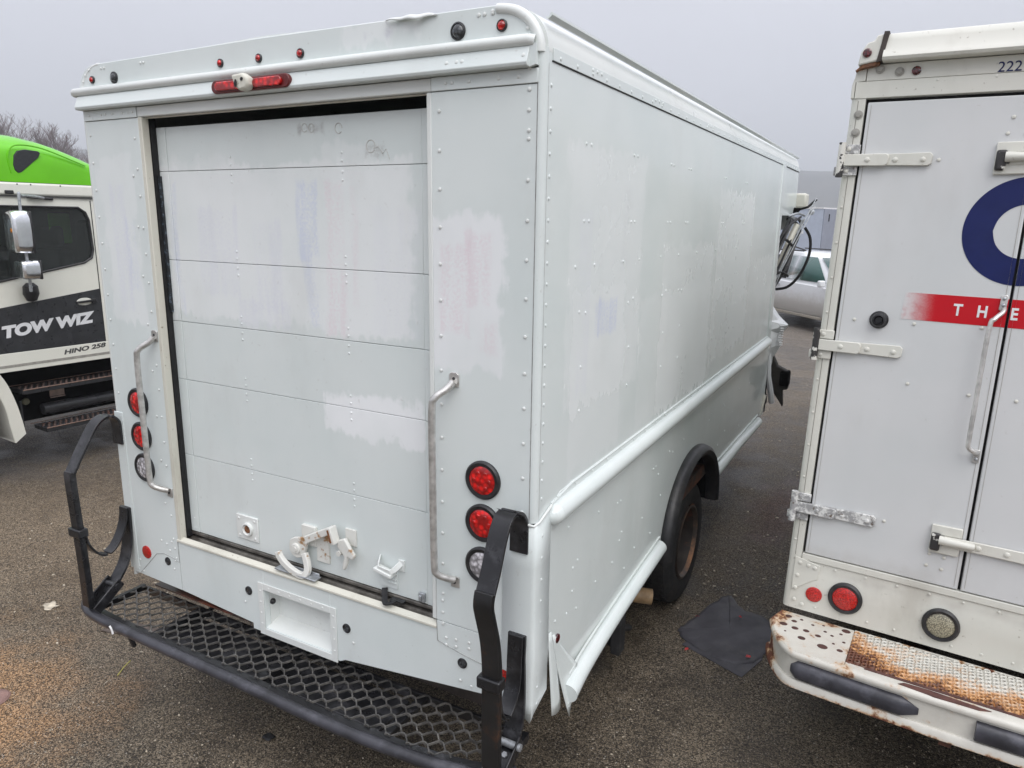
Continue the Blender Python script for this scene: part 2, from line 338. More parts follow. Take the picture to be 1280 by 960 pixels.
# ------------------------------------------------------------ geometry helper
class G:
    def __init__(s): s.v = []; s.f = []
    def add(s, vs, fs):
        o = len(s.v); s.v += [tuple(x) for x in vs]; s.f += [tuple(i+o for i in f) for f in fs]; return s
    def box(s, x0, x1, y0, y1, z0, z1):
        return s.add([(x0, y0, z0), (x1, y0, z0), (x1, y1, z0), (x0, y1, z0), (x0, y0, z1), (x1, y0, z1), (x1, y1, z1), (x0, y1, z1)],
                     [(0, 3, 2, 1), (4, 5, 6, 7), (0, 1, 5, 4), (1, 2, 6, 5), (2, 3, 7, 6), (3, 0, 4, 7)])
    def obox(s, c, ax, ay, az, hx, hy, hz):
        c = Vector(c); ax, ay, az = [Vector(a).normalized() for a in (ax, ay, az)]
        vs = [c+ax*hx*i+ay*hy*j+az*hz*k for k in (-1, 1) for j in (-1, 1) for i in (-1, 1)]
        return s.add(vs, [(0, 2, 3, 1), (4, 5, 7, 6), (0, 1, 5, 4), (1, 3, 7, 5), (3, 2, 6, 7), (2, 0, 4, 6)])
    def ext(s, pts, axis, a, b):
        """extrude a 2D outline along an axis: 'y' -> pts are (x,z); 'x' -> (y,z); 'z' -> (x,y)"""
        n = len(pts)
        def P(p, d): return {'y': (p[0], d, p[1]), 'x': (d, p[0], p[1]), 'z': (p[0], p[1], d)}[axis]
        vs = [P(p, a) for p in pts]+[P(p, b) for p in pts]
        fs = [tuple(range(n-1, -1, -1)), tuple(range(n, 2*n))]+[(i, (i+1) % n, n+(i+1) % n, n+i) for i in range(n)]
        return s.add(vs, fs)
    def sweep(s, path, prof, upv=(0, 0, 1), closed=False, caps=True):
        """prof = [(side, up)] swept along path; side = tangent x up"""
        P = [Vector(p) for p in path]; n = len(P); k = len(prof); vs = []
        U0 = Vector(upv)
        for i in range(n):
            if closed: T = P[(i+1) % n]-P[i-1]
            else: T = P[min(i+1, n-1)]-P[max(i-1, 0)]
            T.normalize(); Sd = T.cross(U0)
            if Sd.length < 1e-4: Sd = T.cross(Vector((1, 0, 0)))
            Sd.normalize(); Uu = Sd.cross(T).normalized()
            # mitre compensation
            for (a, b_) in prof: vs.append(P[i]+Sd*a+Uu*b_)
        fs = []
        for i in range(n if closed else n-1):
            j = (i+1) % n
            for q in range(k):
                fs.append((i*k+q, i*k+(q+1) % k, j*k+(q+1) % k, j*k+q))
        if caps and not closed: fs += [tuple(range(k-1, -1, -1)), tuple((n-1)*k+q for q in range(k))]
        return s.add(vs, fs)
    def tube(s, path, r, seg=10, r1=None):
        P = [Vector(p) for p in path]; n = len(P); vs = []
        T0 = (P[1]-P[0]).normalized(); ref = Vector((0, 0, 1)) if abs(T0.z) < .9 else Vector((1, 0, 0))
        A = T0.cross(ref).normalized()
        for i in range(n):
            T = (P[min(i+1, n-1)]-P[max(i-1, 0)]).normalized()
            A = (A-T*A.dot(T)).normalized(); B = T.cross(A)
            rr = r if r1 is None else r+(r1-r)*i/(n-1)
            for q in range(seg):
                a = 2*PI*q/seg; vs.append(P[i]+A*math.cos(a)*rr+B*math.sin(a)*rr)
        fs = [(i*seg+q, i*seg+(q+1) % seg, (i+1)*seg+(q+1) % seg, (i+1)*seg+q) for i in range(n-1) for q in range(seg)]
        fs += [tuple(range(seg-1, -1, -1)), tuple((n-1)*seg+q for q in range(seg))]
        return s.add(vs, fs)
    def lathe(s, c, ax, prof, seg=24, cap0=True, cap1=True):
        """prof = [(radius, distance along ax)]"""
        c = Vector(c); ax = Vector(ax).normalized(); ref = Vector((0, 0, 1)) if abs(ax.z) < .9 else Vector((1, 0, 0))
        A = ax.cross(ref).normalized(); B = ax.cross(A); vs = []
        for (r, d) in prof:
            for q in range(seg):
                a = 2*PI*q/seg; vs.append(c+ax*d+A*math.cos(a)*r+B*math.sin(a)*r)
        n = len(prof)
        fs = [(i*seg+q, i*seg+(q+1) % seg, (i+1)*seg+(q+1) % seg, (i+1)*seg+q) for i in range(n-1) for q in range(seg)]
        if cap0: fs.append(tuple(range(seg-1, -1, -1)))
        if cap1: fs.append(tuple((n-1)*seg+q for q in range(seg)))
        return s.add(vs, fs)
    def rivet(s, c, nrm, r=.0075, h=.0045):
        r *= .86; h *= .8
        return s.lathe(c, nrm, [(r, 0), (r*.85, h*.6), (r*.35, h)], 8, False, True)
    def grid(s, fn, nu, nv):
        vs = [fn(i/nu, j/nv) for j in range(nv+1) for i in range(nu+1)]; w_ = nu+1
        return s.add(vs, [(j*w_+i, j*w_+i+1, (j+1)*w_+i+1, (j+1)*w_+i) for j in range(nv) for i in range(nu)])
    def build(s, name, m, parent=None, label=None, cat=None, kind=None, group=None, smooth=True, bevel=0.0, solid=0.0, angle=35, seg=2):
        me = bpy.data.meshes.new(name); me.from_pydata(s.v, [], s.f); me.update()
        if isinstance(m, (list, tuple)):
            for x in m: me.materials.append(x)
        else: me.materials.append(m)
        if smooth:
            me.polygons.foreach_set('use_smooth', [True]*len(me.polygons))
            me.set_sharp_from_angle(angle=R(angle))
        o = bpy.data.objects.new(name, me); COL.objects.link(o)
        if parent is not None: o.parent = parent
        if solid:
            md = o.modifiers.new('thickness', 'SOLIDIFY'); md.thickness = solid; md.offset = 0
        if bevel:
            md = o.modifiers.new('bevel', 'BEVEL'); md.width = bevel; md.segments = seg; md.limit_method = 'ANGLE'; md.angle_limit = R(40)
            md.harden_normals = False
        tag(o, label, cat, kind, group); return o

def tag(o, label=None, cat=None, kind=None, group=None):
    for k, v_ in (('label', label), ('category', cat), ('kind', kind), ('group', group)):
        if v_: o[k] = v_
    return o
def thing(name, label, cat, mtx=None, group=None):
    o = bpy.data.objects.new(name, None); COL.objects.link(o); o.empty_display_size = .3
    if mtx is not None: o.matrix_world = mtx
    return tag(o, label, cat, None, group)
def text(s, name, m, parent, origin, xdir, ydir, size, depth=.0012, shear=0.0, off=0.0, space=1.0, sx=1.0, label=None):
    cu = bpy.data.curves.new(name, 'FONT'); cu.body = s; cu.size = size; cu.extrude = depth; cu.shear = shear; cu.offset = off; cu.space_character = space
    tmp = bpy.data.objects.new('tmp', cu); COL.objects.link(tmp)
    dg = bpy.context.evaluated_depsgraph_get(); me = bpy.data.meshes.new_from_object(tmp.evaluated_get(dg))
    bpy.data.objects.remove(tmp); me.name = name
    X = Vector(xdir).normalized(); Y = Vector(ydir).normalized(); Z = X.cross(Y); o_ = Vector(origin)
    me.transform(Matrix(((X.x*sx, Y.x, Z.x, o_.x), (X.y*sx, Y.y, Z.y, o_.y), (X.z*sx, Y.z, Z.z, o_.z), (0, 0, 0, 1))))
    me.materials.clear(); me.materials.append(m)
    o = bpy.data.objects.new(name, me); COL.objects.link(o); o.parent = parent
    return tag(o, label)
def arc(cx, cy, r, a0, a1, n, ry=None):
    return [(cx+r*math.cos(R(a0+(a1-a0)*i/n)), cy+(ry or r)*math.sin(R(a0+(a1-a0)*i/n))) for i in range(n+1)]
def smooth_path(pts, n=6):
    P = [Vector(p) for p in pts]; out = []
    for i in range(len(P)-1):
        p0, p1, p2, p3 = P[max(i-1, 0)], P[i], P[i+1], P[min(i+2, len(P)-1)]
        for k in range(n):
            u = k/n; out.append(.5*((2*p1)+(p2-p0)*u+(2*p0-5*p1+4*p2-p3)*u*u+(3*p1-p0-3*p2+p3)*u**3))
    out.append(P[-1]); return out

# ------------------------------------------------------------ ground, hills
def ground():
    g = G(); rnd = random.Random(4)
    xs = [-1500, -500, -150, -60, -25, -12, -8]+[-6+.5*i for i in range(21)]+[8, 14, 30, 80, 250, 700, 1500]
    ys = [-400, -120, -40, -15, -6]+[-4+.5*i for i in range(21)]+[8, 12, 20, 35, 60, 120, 300, 700, 1500]
    vs = []
    for y in ys:
        for x in xs:
            z = GZ
            if abs(x) < 12 and abs(y) < 14: z += .006*math.sin(x*1.7+y*.6)*math.sin(y*1.3)
            vs.append((x, y, z))
    w_ = len(xs)
    g.add(vs, [(j*w_+i, j*w_+i+1, (j+1)*w_+i+1, (j+1)*w_+i) for j in range(len(ys)-1) for i in range(w_-1)])
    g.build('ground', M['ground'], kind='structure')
ground()
def hills():
    g = G(); N = 220; rings = [(600, 0), (680, .35), (760, .8), (840, 1.0), (980, .9), (1150, .3)]; vs = []
    for j, (rad, hf) in enumerate(rings):
        for i in range(N):
            a = 2*PI*i/N
            h = 62+9*math.sin(a*3+1.1)+6*math.sin(a*7+.4)+3*math.sin(a*17)+1.2*math.sin(a*41+j)
            vs.append((math.cos(a)*rad, math.sin(a)*rad, GZ-1+h*hf+1.5*math.sin(a*67+j*2.1)*hf))
    g.add(vs, [(j*N+i, j*N+(i+1) % N, (j+1)*N+(i+1) % N, (j+1)*N+i) for j in range(len(rings)-1) for i in range(N)])
    g.build('hills', M['hill'], kind='structure', angle=80)
hills()

# ============================================================ WHITE DELIVERY VAN (main)
van = thing('delivery_van', 'white repainted step van, rear roll-up door closed, black mesh rear step, front end torn away', 'van')
W = 2.35; ZB = .63
def van_shell():
    # rear panels either side of the roll-up door
    g = G(); g.ext([(-2.328, .64), (-1.955, .63), (-1.955, 2.86), (-2.328, 2.86)], 'y', 0, .03)
    g.build('rear_panel', M['rear'], van, bevel=.002)
    g = G(); g.box(-.42, -.022, 0, .03, .93, 2.86); g.build('rear_panel', M['rear'], van, bevel=.002)
    # apron with recess
    g = G()
    g.ext([(-1.953, .63), (-1.46, .60), (-1.46, .572), (-1.375, .571), (-1.375, .893), (-1.953, .893)], 'y', .001, .03)
    g.ext([(-1.375, .571), (-.975, .574), (-.975, .60), (-1.375, .60)], 'y', .001, .03)
    g.box(-1.375, -.975, .001, .03, .79, .893)
    g.ext([(-.975, .574), (-.93, .575), (-.90, .59), (-.2, .675), (-.022, .69), (-.022, .927), (-.42, .927), (-.42, .893), (-.975, .893)], 'y', .001, .03)
    g.build('apron', M['rear'], van, bevel=.0015)
    g = G()   # recess lining
    g.box(-1.385, -.965, .085, .09, .59, .80); g.box(-1.385, -1.375, .031, .085, .60, .79); g.box(-.975, -.965, .031, .085, .60, .79)
    g.box(-1.375, -.975, .031, .085, .79, .80)
    g.ext([(.002, .598), (.085, .625), (.085, .59), (.002, .59)], 'x', -1.375, -.975)
    g.build('number_plate_recess', M['trim'], van)
    g = G()
    for a in ((-1.41, -1.377, .565, .825), (-.973, -.94, .565, .825)): g.box(a[0], a[1], -.004, .0, a[2], a[3])
    g.box(-1.377, -.973, -.004, 0, .793, .825); g.box(-1.377, -.973, -.004, 0, .565, .597)
    g.build('recess_flange', M['trim'], van, bevel=.0015)
    G().lathe((-1.375, .045, .715), (1, 0, 0), [(.014, 0), (.014, .008), (.009, .014)], 14).build('plate_lamp', M['black'], van)
    # sill and threshold
    g = G(); g.ext([(-.006, .893), (-.006, .904), (.0195, .915), (.0195, .893)], 'x', -1.955, -.42); g.build('door_sill', M['worn'], van, bevel=.002)
    g = G(); g.ext([(.02, .885), (.02, .909), (.03, .905), (.036, .896), (.058, .896), (.062, .904), (.12, .904), (.12, .885)], 'x', -1.955, -.3); g.build('sill_channel', M['sill'], van)
    g = G(); g.box(-1.29, -1.05, -.008, .033, .921, .928); g.box(-1.28, -1.06, .03, .036, .925, .94); g.build('strike_plate', M['galv'], van, bevel=.003)
    # jambs
    g = G(); g.box(-1.953, -1.93, -.002, .034, .90, 2.862); g.build('door_jamb', M['worn'], van, bevel=.003)
    g = G(); g.box(-1.96, -1.925, .036, .062, .91, 2.862); g.build('door_seal', M['seal'], van)
    g = G(); g.box(-1.9245, -1.915, .05, .0635, 2.02, 2.62); g.build('door_seal', M['sealw'], van, label='scuffed whitish stretch of door seal')
    g = G(); g.box(-.44, -.4205, .0, .05, .93, 2.86); g.build('door_jamb', M['trim'], van, bevel=.003)
    # header above the door
    g = G(); g.box(-1.955, -.42, .0, .045, 2.863, 2.905); g.build('door_lintel', M['trim'], van, bevel=.003)
    g = G(); g.box(-1.94, -.42, .02, .03, 2.857, 2.862); g.build('lintel_edge', M['worn'], van)
    g = G(); g.box(-2.328, -1.957, -.004, .03, 2.862, 2.905); g.build('corner_strip', M['rear'], van, bevel=.002)
    g = G(); g.box(-.418, -.022, -.004, .03, 2.862, 2.905); g.build('corner_strip', M['rear'], van, bevel=.002)
    g = G(); g.ext([(0.0, 2.972), (-.02, 2.965), (-.038, 2.918), (-.034, 2.908), (0, 2.906)], 'x', -2.338, -.045)
    o = g.build('header_ledge', M['rear'], van, bevel=.002)
    g = G(); g.ext([(-.045, 2.906), (-.022, 2.912), (-.022, 2.972), (-.045, 2.972)], 'y', -.02, .0); g.build('ledge_end', M['rear'], van)
    g = G()   # half-round bead
    pf = [(math.cos(R(a))*.021, math.sin(R(a))*.019) for a in range(0, 360, 30)]
    g.sweep([(-2.372, -.004, 2.985), (-2.362, -.010, 2.985), (-1.2, -.012, 2.985), (-.55, -.012, 2.985), (-.05, -.012, 2.983), (-.035, -.006, 2.979)], pf)
    g.build('header_bead', M['trim'], van)
    # header panel with rounded corners
    ol = [(-2.345, 2.972)]+[(-2.35+.13-.13*math.cos(R(a)), 2.972+.125*math.sin(R(a))) for a in range(10, 91, 10)]
    ol += [(-1.2, 3.104)]+[(-.155+.13*math.sin(R(a)), 2.972+.125*math.cos(R(a))) for a in range(0, 81, 10)]+[(-.024, 2.972)]
    g = G(); g.ext(ol, 'y', .0, .02); g.build('header_panel', M['rear'], van, bevel=.003)
    # corner bow
    g = G(); g.tube([(-.17, .007, 3.0865), (-.16, .006, 3.086)]+[(-.16+.14*math.sin(R(a)), .006, 2.952+.132*math.cos(R(a))) for a in range(8, 90, 8)]+[(-.020, .006, 2.95)], .0165, 12)
    g.build('corner_bow', M['trim'], van, label='rounded roof corner bow')
    g = G(); g.tube([(-2.19, .006, 3.094)]+[(-2.19-.14*math.sin(R(a)), .006, 2.96+.134*math.cos(R(a))) for a in range(8, 90, 8)]+[(-2.33, .006, 2.9)], .0075, 10)
    g.build('corner_bow', M['trim'], van)
    # torn lip on top of the header
    rnd = random.Random(2)
    def fn(u, v_):
        x = -.60+.21*u; curl = math.sin(u*PI)**.7
        return (x, -.003-.018*v_*curl-.004*math.sin(u*13), 3.096+.008*math.sin(v_*2.6)*curl-.018*v_*v_*curl*(.3+.9*u)+.004*math.sin(u*17)*u)
    G().grid(fn, 14, 5).build('bent_lip', M['trim'], van, solid=.003, label='torn and bent metal lip')
    # corner mouldings
    pr = [(.0225*math.cos(R(a)), .0225*math.sin(R(a))) for a in range(-95, 6, 10)]
    g = G(); g.ext([(-.020+x*.95, .020+y*.95) for x, y in pr]+[(-.03, .03)], 'z', 1.42, 2.965); g.build('corner_moulding', M['rear'], van, angle=50)
    g = G(); g.box(-.0255, -.023, -.0008, .002, 1.43, 2.86); g.build('corner_seam', M['seamd'], van)
    g = G(); g.box(-.002, .0008, .023, .0255, 1.43, 2.92); g.build('corner_seam', M['seamd'], van)
    g = G(); g.ext([(-2.35, .022), (-2.347, .006), (-2.336, -.001), (-2.325, -.001), (-2.325, .03)], 'z', .62, 2.965); g.build('corner_moulding', M['trim'], van, angle=50)
    g = G(); g.box(-2.352, -2.285, -.0035, .002, .66, 1.50); g.build('corner_plate', M['rear'], van, bevel=.0015)
    g = G(); g.tube([(-2.275, -.0005, .645), (-2.13, -.0005, .785), (-2.07, -.0005, .80), (-2.0, -.0005, .792), (-1.957, -.0005, .78), (-1.957, -.0005, .893)], .0016, 5); g.build('sheet_edge', M['seamd'], van)
    g = G(); g.tube([(-.42, -.0005, .925), (-.416, -.0005, .84), (-.30, -.0005, .815), (-.20, -.0005, .80), (-.12, -.0005, .71)], .0014, 5); g.build('sheet_edge', M['seamd'], van)
    # lower corner wrap (sheet bent round the corner) with dented foot
    g = G(); prof = [(-.125, -.0035), (-.013, -.0035), (-.005, -.0022), (.0005, .002), (.0035, .010), (.0035, .118)]
    zs = [(.66, 0, 0), (.70, 0, 0), (.8, .0, 0), (.9, .006, .004), (.95, .002, 0), (1.1, 0, 0), (1.25, 0, 0), (1.41, 0, 0)]
    vs = []
    for k, (z, dx, dy) in enumerate(zs):
        for i, (x, y) in enumerate(prof):
            zz = z
            if k == 0: zz = [.70, .635, .625, .64, .66, .70][i]
            if k == len(zs)-1: zz = [1.435, 1.415, 1.41, 1.412, 1.418, 1.45][i]
            vs.append((x+dx*(i > 1), y-dy, zz))
    n = len(prof); g.add(vs, [(k*n+i, k*n+i+1, (k+1)*n+i+1, (k+1)*n+i) for k in range(len(zs)-1) for i in range(n-1)])
    g.build('corner_wrap', M['rear'], van, solid=.003, angle=50)
    g = G(); g.tube([(-.125, -.006, 1.437), (-.02, -.008, 1.416), (-.004, -.002, 1.412), (.006, .02, 1.42), (.006, .118, 1.452)], .005, 8); g.build('wrap_edge', M['trim'], van)
    # side sheets
    g = G(); g.ext([(.022, 1.42), (4.6, 1.45), (4.6, 2.5), (4.47, 2.52), (4.47, 2.955), (.022, 2.955)], 'x', -.02, 0); g.build('side_panel', M['side'], van, bevel=.002)
    g = G(); g.ext([(4.475, 2.522), (5.44, 2.532), (5.40, 2.955), (4.475, 2.955)], 'x', -.02, -.004); g.build('side_panel', M['side'], van, bevel=.002, label='side panel over the open front doorway')
    g = G(); g.box(-.012, .006, 4.45, 4.60, 1.45, 2.95); g.build('door_post', M['side'], van, bevel=.004)
    arch = [(2.12+.55*math.cos(R(a)), .66+.43*math.sin(R(a))) for a in range(180, -1, -10)]
    low = [(.10, 1.42), (.12, .92), (.17, .80), (.22, .66), (.30, .60), (1.0, .66), (1.54, .68)]+arch[1:-1]+[(2.70, .74), (4.62, .76), (4.62, 1.45)]
    g = G(); g.ext(low, 'x', -.018, -.001); g.build('side_panel', M['low'], van, bevel=.0015, label='lower side panel with wheel arch')
    # torn, outward bent tail of the lower sheet: two flaps
    def fl(u, v_):   # hanging strip
        z = .93-.36*v_; y = .119+.025*v_+(.03+.09*v_*(1-v_*.35))*u
        return (.004+.014*v_+.014*math.sin(u*2.6)*v_-.01*u*v_, y, z-.03*u*(1-u)*v_)
    G().grid(fl, 4, 8).build('torn_flap', M['low'], van, solid=.003, label='torn strip of sheet at the rear corner')
    def fl2(u, v_):
        z = .90+(.50-.90)*v_; y = .16+.10*v_+(.02+.16*v_*(1-.35*v_))*u
        return (.002+.040*v_**1.6*(1-u*.6), y, z+.16*u*v_**1.5)
    G().grid(fl2, 6, 9).build('torn_flap', M['low'], van, solid=.003, label='pointed torn tail of the lower side sheet')
    # left wall, front, roof
    g = G(); g.box(-2.35, -2.33, .03, 5.4, .64, 2.97); g.build('side_panel', M['trim'], van, bevel=.002)
    ro = [(-2.35, 2.955)]+[(-2.35+.13-.13*math.cos(R(a)), 2.96+.13*math.sin(R(a))) for a in range(0, 91, 10)]+[(-1.2, 3.115)]
    ro += [(-.13+.13*math.sin(R(a)), 2.96+.13*math.cos(R(a))) for a in range(0, 91, 10)]+[(0, 2.955)]
    ri = [(x*.985-.0175, z-.02) for x, z in reversed(ro)]
    g = G(); g.ext(ro+ri, 'y', .021, 5.35); g.build('roof', M['trim'], van, angle=40)
    g = G(); g.sweep([(.0, .035, 3.047), (0, 5.3, 3.037)], [(-.018, .003), (-.012, .0), (.003, .011), (.003, .018), (-.003, .018), (-.006, .012), (-.012, .007), (-.018, .009)]); g.build('drip_rail', M['side'], van, label='projecting roof drip rail')
    g = G(); g.box(.0005, .004, .05, 5.4, 2.932, 2.968); g.build('roof_seam_strip', M['side'], van, bevel=.001)
    g = G(); g.box(.0005, .003, .045, 5.4, 2.928, 2.9315); g.build('seam_shadow_gap', M['seal'], van, label='dark strip standing in for the shade under the roof seam')  # black strip paints in the shade below the seam
    # floor and inside
    g = G(); g.box(-2.33, -.02, .12, 4.9, .80, .885); g.build('floor', M['frame'], van)
    g = G(); g.box(-2.32, -.03, 4.0, 4.02, .89, 2.94); g.build('bulkhead', M['dark'], van)
    # belt rail and brush rail
    hr = [(.045*math.cos(R(a)), .042*math.sin(R(a))) for a in range(-90, 91, 15)]
    def rail(name, path, h=1.0, lab=None):
        g = G(); g.sweep(path, [(x, y*h) for x, y in hr]+[(-.004, .042*h), (-.004, -.042*h)]); return g.build(name, M['side'], van, label=lab, angle=50)
    rail('belt_rail', [(0, .155, 1.408), (0, 2.2, 1.426), (0, 4.45, 1.446)])
    g = G()
    for k in range(6):
        a0, a1 = k*15, (k+1)*15
        r0, r1_ = math.cos(R(a0)), math.cos(R(a1)); y0, y1 = .154-.05*math.sin(R(a0)), .154-.05*math.sin(R(a1))
        n_ = len(hr); vs = [(x*r0, y0, 1.408+z*r0) for x, z in hr]+[(x*r1_, y1, 1.408+z*r1_) for x, z in hr]
        g.add(vs, [(i, i+1, n_+i+1, n_+i) for i in range(n_-1)])
    g.build('belt_rail_cap', M['side'], van)
    g = G(); g.ext([(.10, 1.36), (4.45, 1.40), (4.45, 1.49), (.2, 1.478), (.10, 1.44)], 'x', .0, .003); g.build('belt_flange', M['side'], van, bevel=.001)
    g = G(); g.tube([(.003, .12, 1.455), (.003, .3, 1.479), (.003, 4.45, 1.494)], .0045, 6); g.build('flange_lip', M['side'], van)
    rail('lower_rail', smooth_path([(.028, .26, .60), (.012, .45, .617), (.002, .8, .648), (.0, 1.2, .682), (0, 1.53, .708)], 4), 1.0)
    rail('lower_rail', [(0, 2.70, .765), (0, 3.5, .768), (0, 4.33, .752)])
    g = G()
    g.sweep(smooth_path([(.028, .26, .55), (.012, .45, .567), (.002, .8, .598), (.0, 1.2, .632), (0, 1.53, .658)], 4), [(-.003, .012), (.012, .006), (.014, -.010), (-.003, -.006)])
    g.sweep([(0, 2.7, .72), (0, 4.33, .71)], [(-.003, .012), (.012, .006), (.014, -.010), (-.003, -.006)])
    g.sweep(smooth_path([(.018, .30, .658), (.008, .45, .674), (.002, .8, .706), (.0, 1.2, .740), (0, 1.53, .766)], 4), [(-.003, .006), (.006, .006), (.006, -.004), (-.003, -.004)])
    g.sweep([(0, 2.7, .825), (0, 4.33, .812)], [(-.003, .006), (.006, .006), (.006, -.004), (-.003, -.004)])
    g.build('rail_lip', M['low'], van, kind='stuff')
    # rubber wheel-arch flare
    pth = [(0, 2.12+.555*math.cos(R(a)), .655+.445*math.sin(R(a))) for a in range(186, -7, -6)]
    g = G(); prof = [(.0, .018), (.018, .022), (.05, .012), (.066, -.014), (.05, -.045), (.0, -.052), (-.02, -.045), (-.02, .0)]
    P = [Vector(p) for p in pth]; vs = []
    for i, p in enumerate(P):
        rad = (p-Vector((0, 2.12, .66))).normalized()
        for (a, b_) in prof: vs.append(p+Vector((1, 0, 0))*a+rad*b_)
    k = len(prof); g.add(vs, [(i*k+q, i*k+(q+1) % k, (i+1)*k+(q+1) % k, (i+1)*k+q) for i in range(len(P)-1) for q in range(k)]+[tuple(range(k)), tuple(reversed([(len(P)-1)*k+q for q in range(k)]))])
    g.build('wheel_arch_flare', M['rubber'], van, angle=50)
    g = G(); vs = []
    for p in P:
        rad = (p-Vector((0, 2.12, .66))).normalized(); vs += [p-rad*.035+Vector((-.02, 0, 0)), p-rad*.035+Vector((-.75, 0, 0))]
    g.add(vs, [(2*i, 2*i+1, 2*i+3, 2*i+2) for i in range(len(P)-1)]); g.add([(-.75, 1.4, .4), (-.75, 2.8, .4), (-.75, 2.8, 1.1), (-.75, 1.4, 1.1)], [(0, 1, 2, 3)])
    g.build('wheel_well', M['dark'], van, solid=.004)
van_shell()

def van_door():
    d = bpy.data.objects.new('roll_up_door', None); COL.objects.link(d); d.parent = van
    zs = [.935, 1.331, 1.704, 1.978, 2.256, 2.64, 2.825]
    proto = None
    for i in range(6):
        g = G(); g.box(-1.868, -.508, .066, .10, zs[i]+.0011, zs[i+1]-.0011)
        g.build('door_slat', M['door'], d, bevel=.0014)
        g = G(); g.box(-1.93, -1.8695, .064, .10, zs[i]+.001, zs[i+1]-.001); g.build('door_stile', M['door'], d, bevel=.0014)
        g = G(); g.box(-.5065, -.36, .064, .10, zs[i]+.001, zs[i+1]-.001); g.build('door_stile', M['door'], d, bevel=.0014)
    g = G(); g.box(-1.93, -.36, .09, .104, .93, 2.82); g.build('door_backing', M['seamd'], d)
    g = G(); g.box(-1.93, -.38, .060, .10, .918, .933); g.build('door_bottom_seal', M['sill'], d, bevel=.003)
    g = G()
    for z in zs[1:-1]:
        for dz in (.05, .02, -.02, -.05):
            for x in (-1.475, -.874): g.rivet((x, .066, z+dz), (0, -1, 0), .006, .004)
    for z in (.955, 1.005): g.rivet((-1.90, .064, z), (0, -1, 0), .005, .004)
    g.build('rivets', M['door'], d, kind='stuff')
    # rectangular keyed plate
    g = G(); g.box(-1.594, -1.454, .058, .066, .978, 1.098); g.build('lock_plate', M['trim'], d, bevel=.003)
    g = G(); g.lathe((-1.516, .058, 1.036), (0, -1, 0), [(.032, 0), (.032, .012), (.026, .014), (.022, .004)], 20); g.build('lock_ring', M['trim'], d)
    g = G(); g.lathe((-1.516, .058, 1.036), (0, -1, 0), [(.020, .0), (.018, .008), (.008, .011)], 12); g.build('lock_core', M['rust'], d)
    g = G()
    for dx in (-.05, .05):
        for dz in (-.042, .042): g.rivet((-1.524+dx, .058, 1.038+dz), (0, -1, 0), .008, .005)
    g.build('plate_rivets', M['trim'], d, kind='stuff')
    # latch
    L = bpy.data.objects.new('latch', None); COL.objects.link(L); L.parent = van
    g = G(); g.box(-1.09, -1.02, .055, .066, .985, 1.12); g.box(-1.17, -1.09, .05, .066, 1.05, 1.14); g.build('base_plate', M['latch'], L, bevel=.002)
    g = G()    # long arm rising to the right
    g.ext([(-1.222, 1.045), (-1.215, 1.07), (-1.19, 1.085), (-1.15, 1.092), (-.985, 1.178), (-.962, 1.185), (-.952, 1.160), (-.985, 1.142), (-1.115, 1.072), (-1.128, 1.03), (-1.15, .998), (-1.18, .988), (-1.208, 1.0), (-1.222, 1.02)], 'y', .022, .038)
    g.build('latch_arm', M['latch'], L, bevel=.004)
    g = G(); g.lathe((-1.178, .022, 1.036), (0, -1, 0), [(.024, 0), (.024, .006), (.02, .009), (.011, .009), (.011, .013)], 18); g.lathe((-1.178, .066, 1.036), (0, -1, 0), [(.02, 0), (.02, .03)], 12); g.build('pivot', M['latch'], L)
    g = G()    # hook: a wide J curving down and left
    hk = smooth_path([(-1.138, .03, 1.02), (-1.118, .022, .985), (-1.108, .014, .955), (-1.116, .008, .934), (-1.14, .004, .925), (-1.19, .002, .938), (-1.235, .002, .962), (-1.262, .004, .985), (-1.275, .006, 1.005)], 4)
    g.sweep(hk, [(-.014, -.011), (.014, -.011), (.014, .011), (-.014, .011)], upv=(0, 1, 0)); g.build('hook', M['latch'], L, bevel=.003)
    g = G(); g.obox((-.958, .02, 1.150), (-.3, 0, 1), (0, 1, 0), (1, 0, .3), .038, .02, .012); g.build('arm_end', M['latch'], L, bevel=.004)
    g = G(); g.obox((-.961, -.002, 1.150), (-.3, 0, 1), (0, 1, 0), (1, 0, .3), .028, .002, .0035); g.build('arm_end_slot', M['rust'], L)
    g = G(); g.box(-.925, -.868, .058, .066, 1.10, 1.175); g.build('catch_plate', M['latch'], L, bevel=.002)
    g = G(); g.ext([(-.935, 1.13), (-.90, 1.145), (-.868, 1.10), (-.85, 1.075), (-.862, 1.055), (-.885, 1.065), (-.892, 1.03), (-.905, 1.0), (-.918, 1.002), (-.915, 1.03), (-.905, 1.06), (-.925, 1.085), (-.945, 1.10)], 'y', .022, .04)
    g.build('catch', M['latch'], L, bevel=.005)
    G().lathe((-.935, .02, 1.07), (0, 1, 0), [(.012, 0), (.012, .045)], 10).build('catch_pin', M['latch'], L)
    # pull step / handle
    H = bpy.data.objects.new('door_handle', None); COL.objects.link(H); H.parent = van
    g = G(); g.sweep([(-.745, .066, 1.088), (-.735, .04, 1.08), (-.722, .02, 1.062), (-.66, .02, 1.055), (-.645, .035, 1.068), (-.632, .062, 1.088)], [(-.012, -.003), (.012, -.003), (.012, .003), (-.012, .003)], upv=(0, 1, .2)); g.build('grip', M['trim'], H, bevel=.002)
    g = G(); g.ext([(-.742, 1.046), (-.655, 1.03), (-.655, 1.045), (-.742, 1.062)], 'y', .012, .055); g.build('shelf', M['trim'], H, bevel=.003)
    g = G(); g.box(-.648, -.618, .058, .066, 1.05, 1.10); g.build('foot', M['trim'], H, bevel=.002)
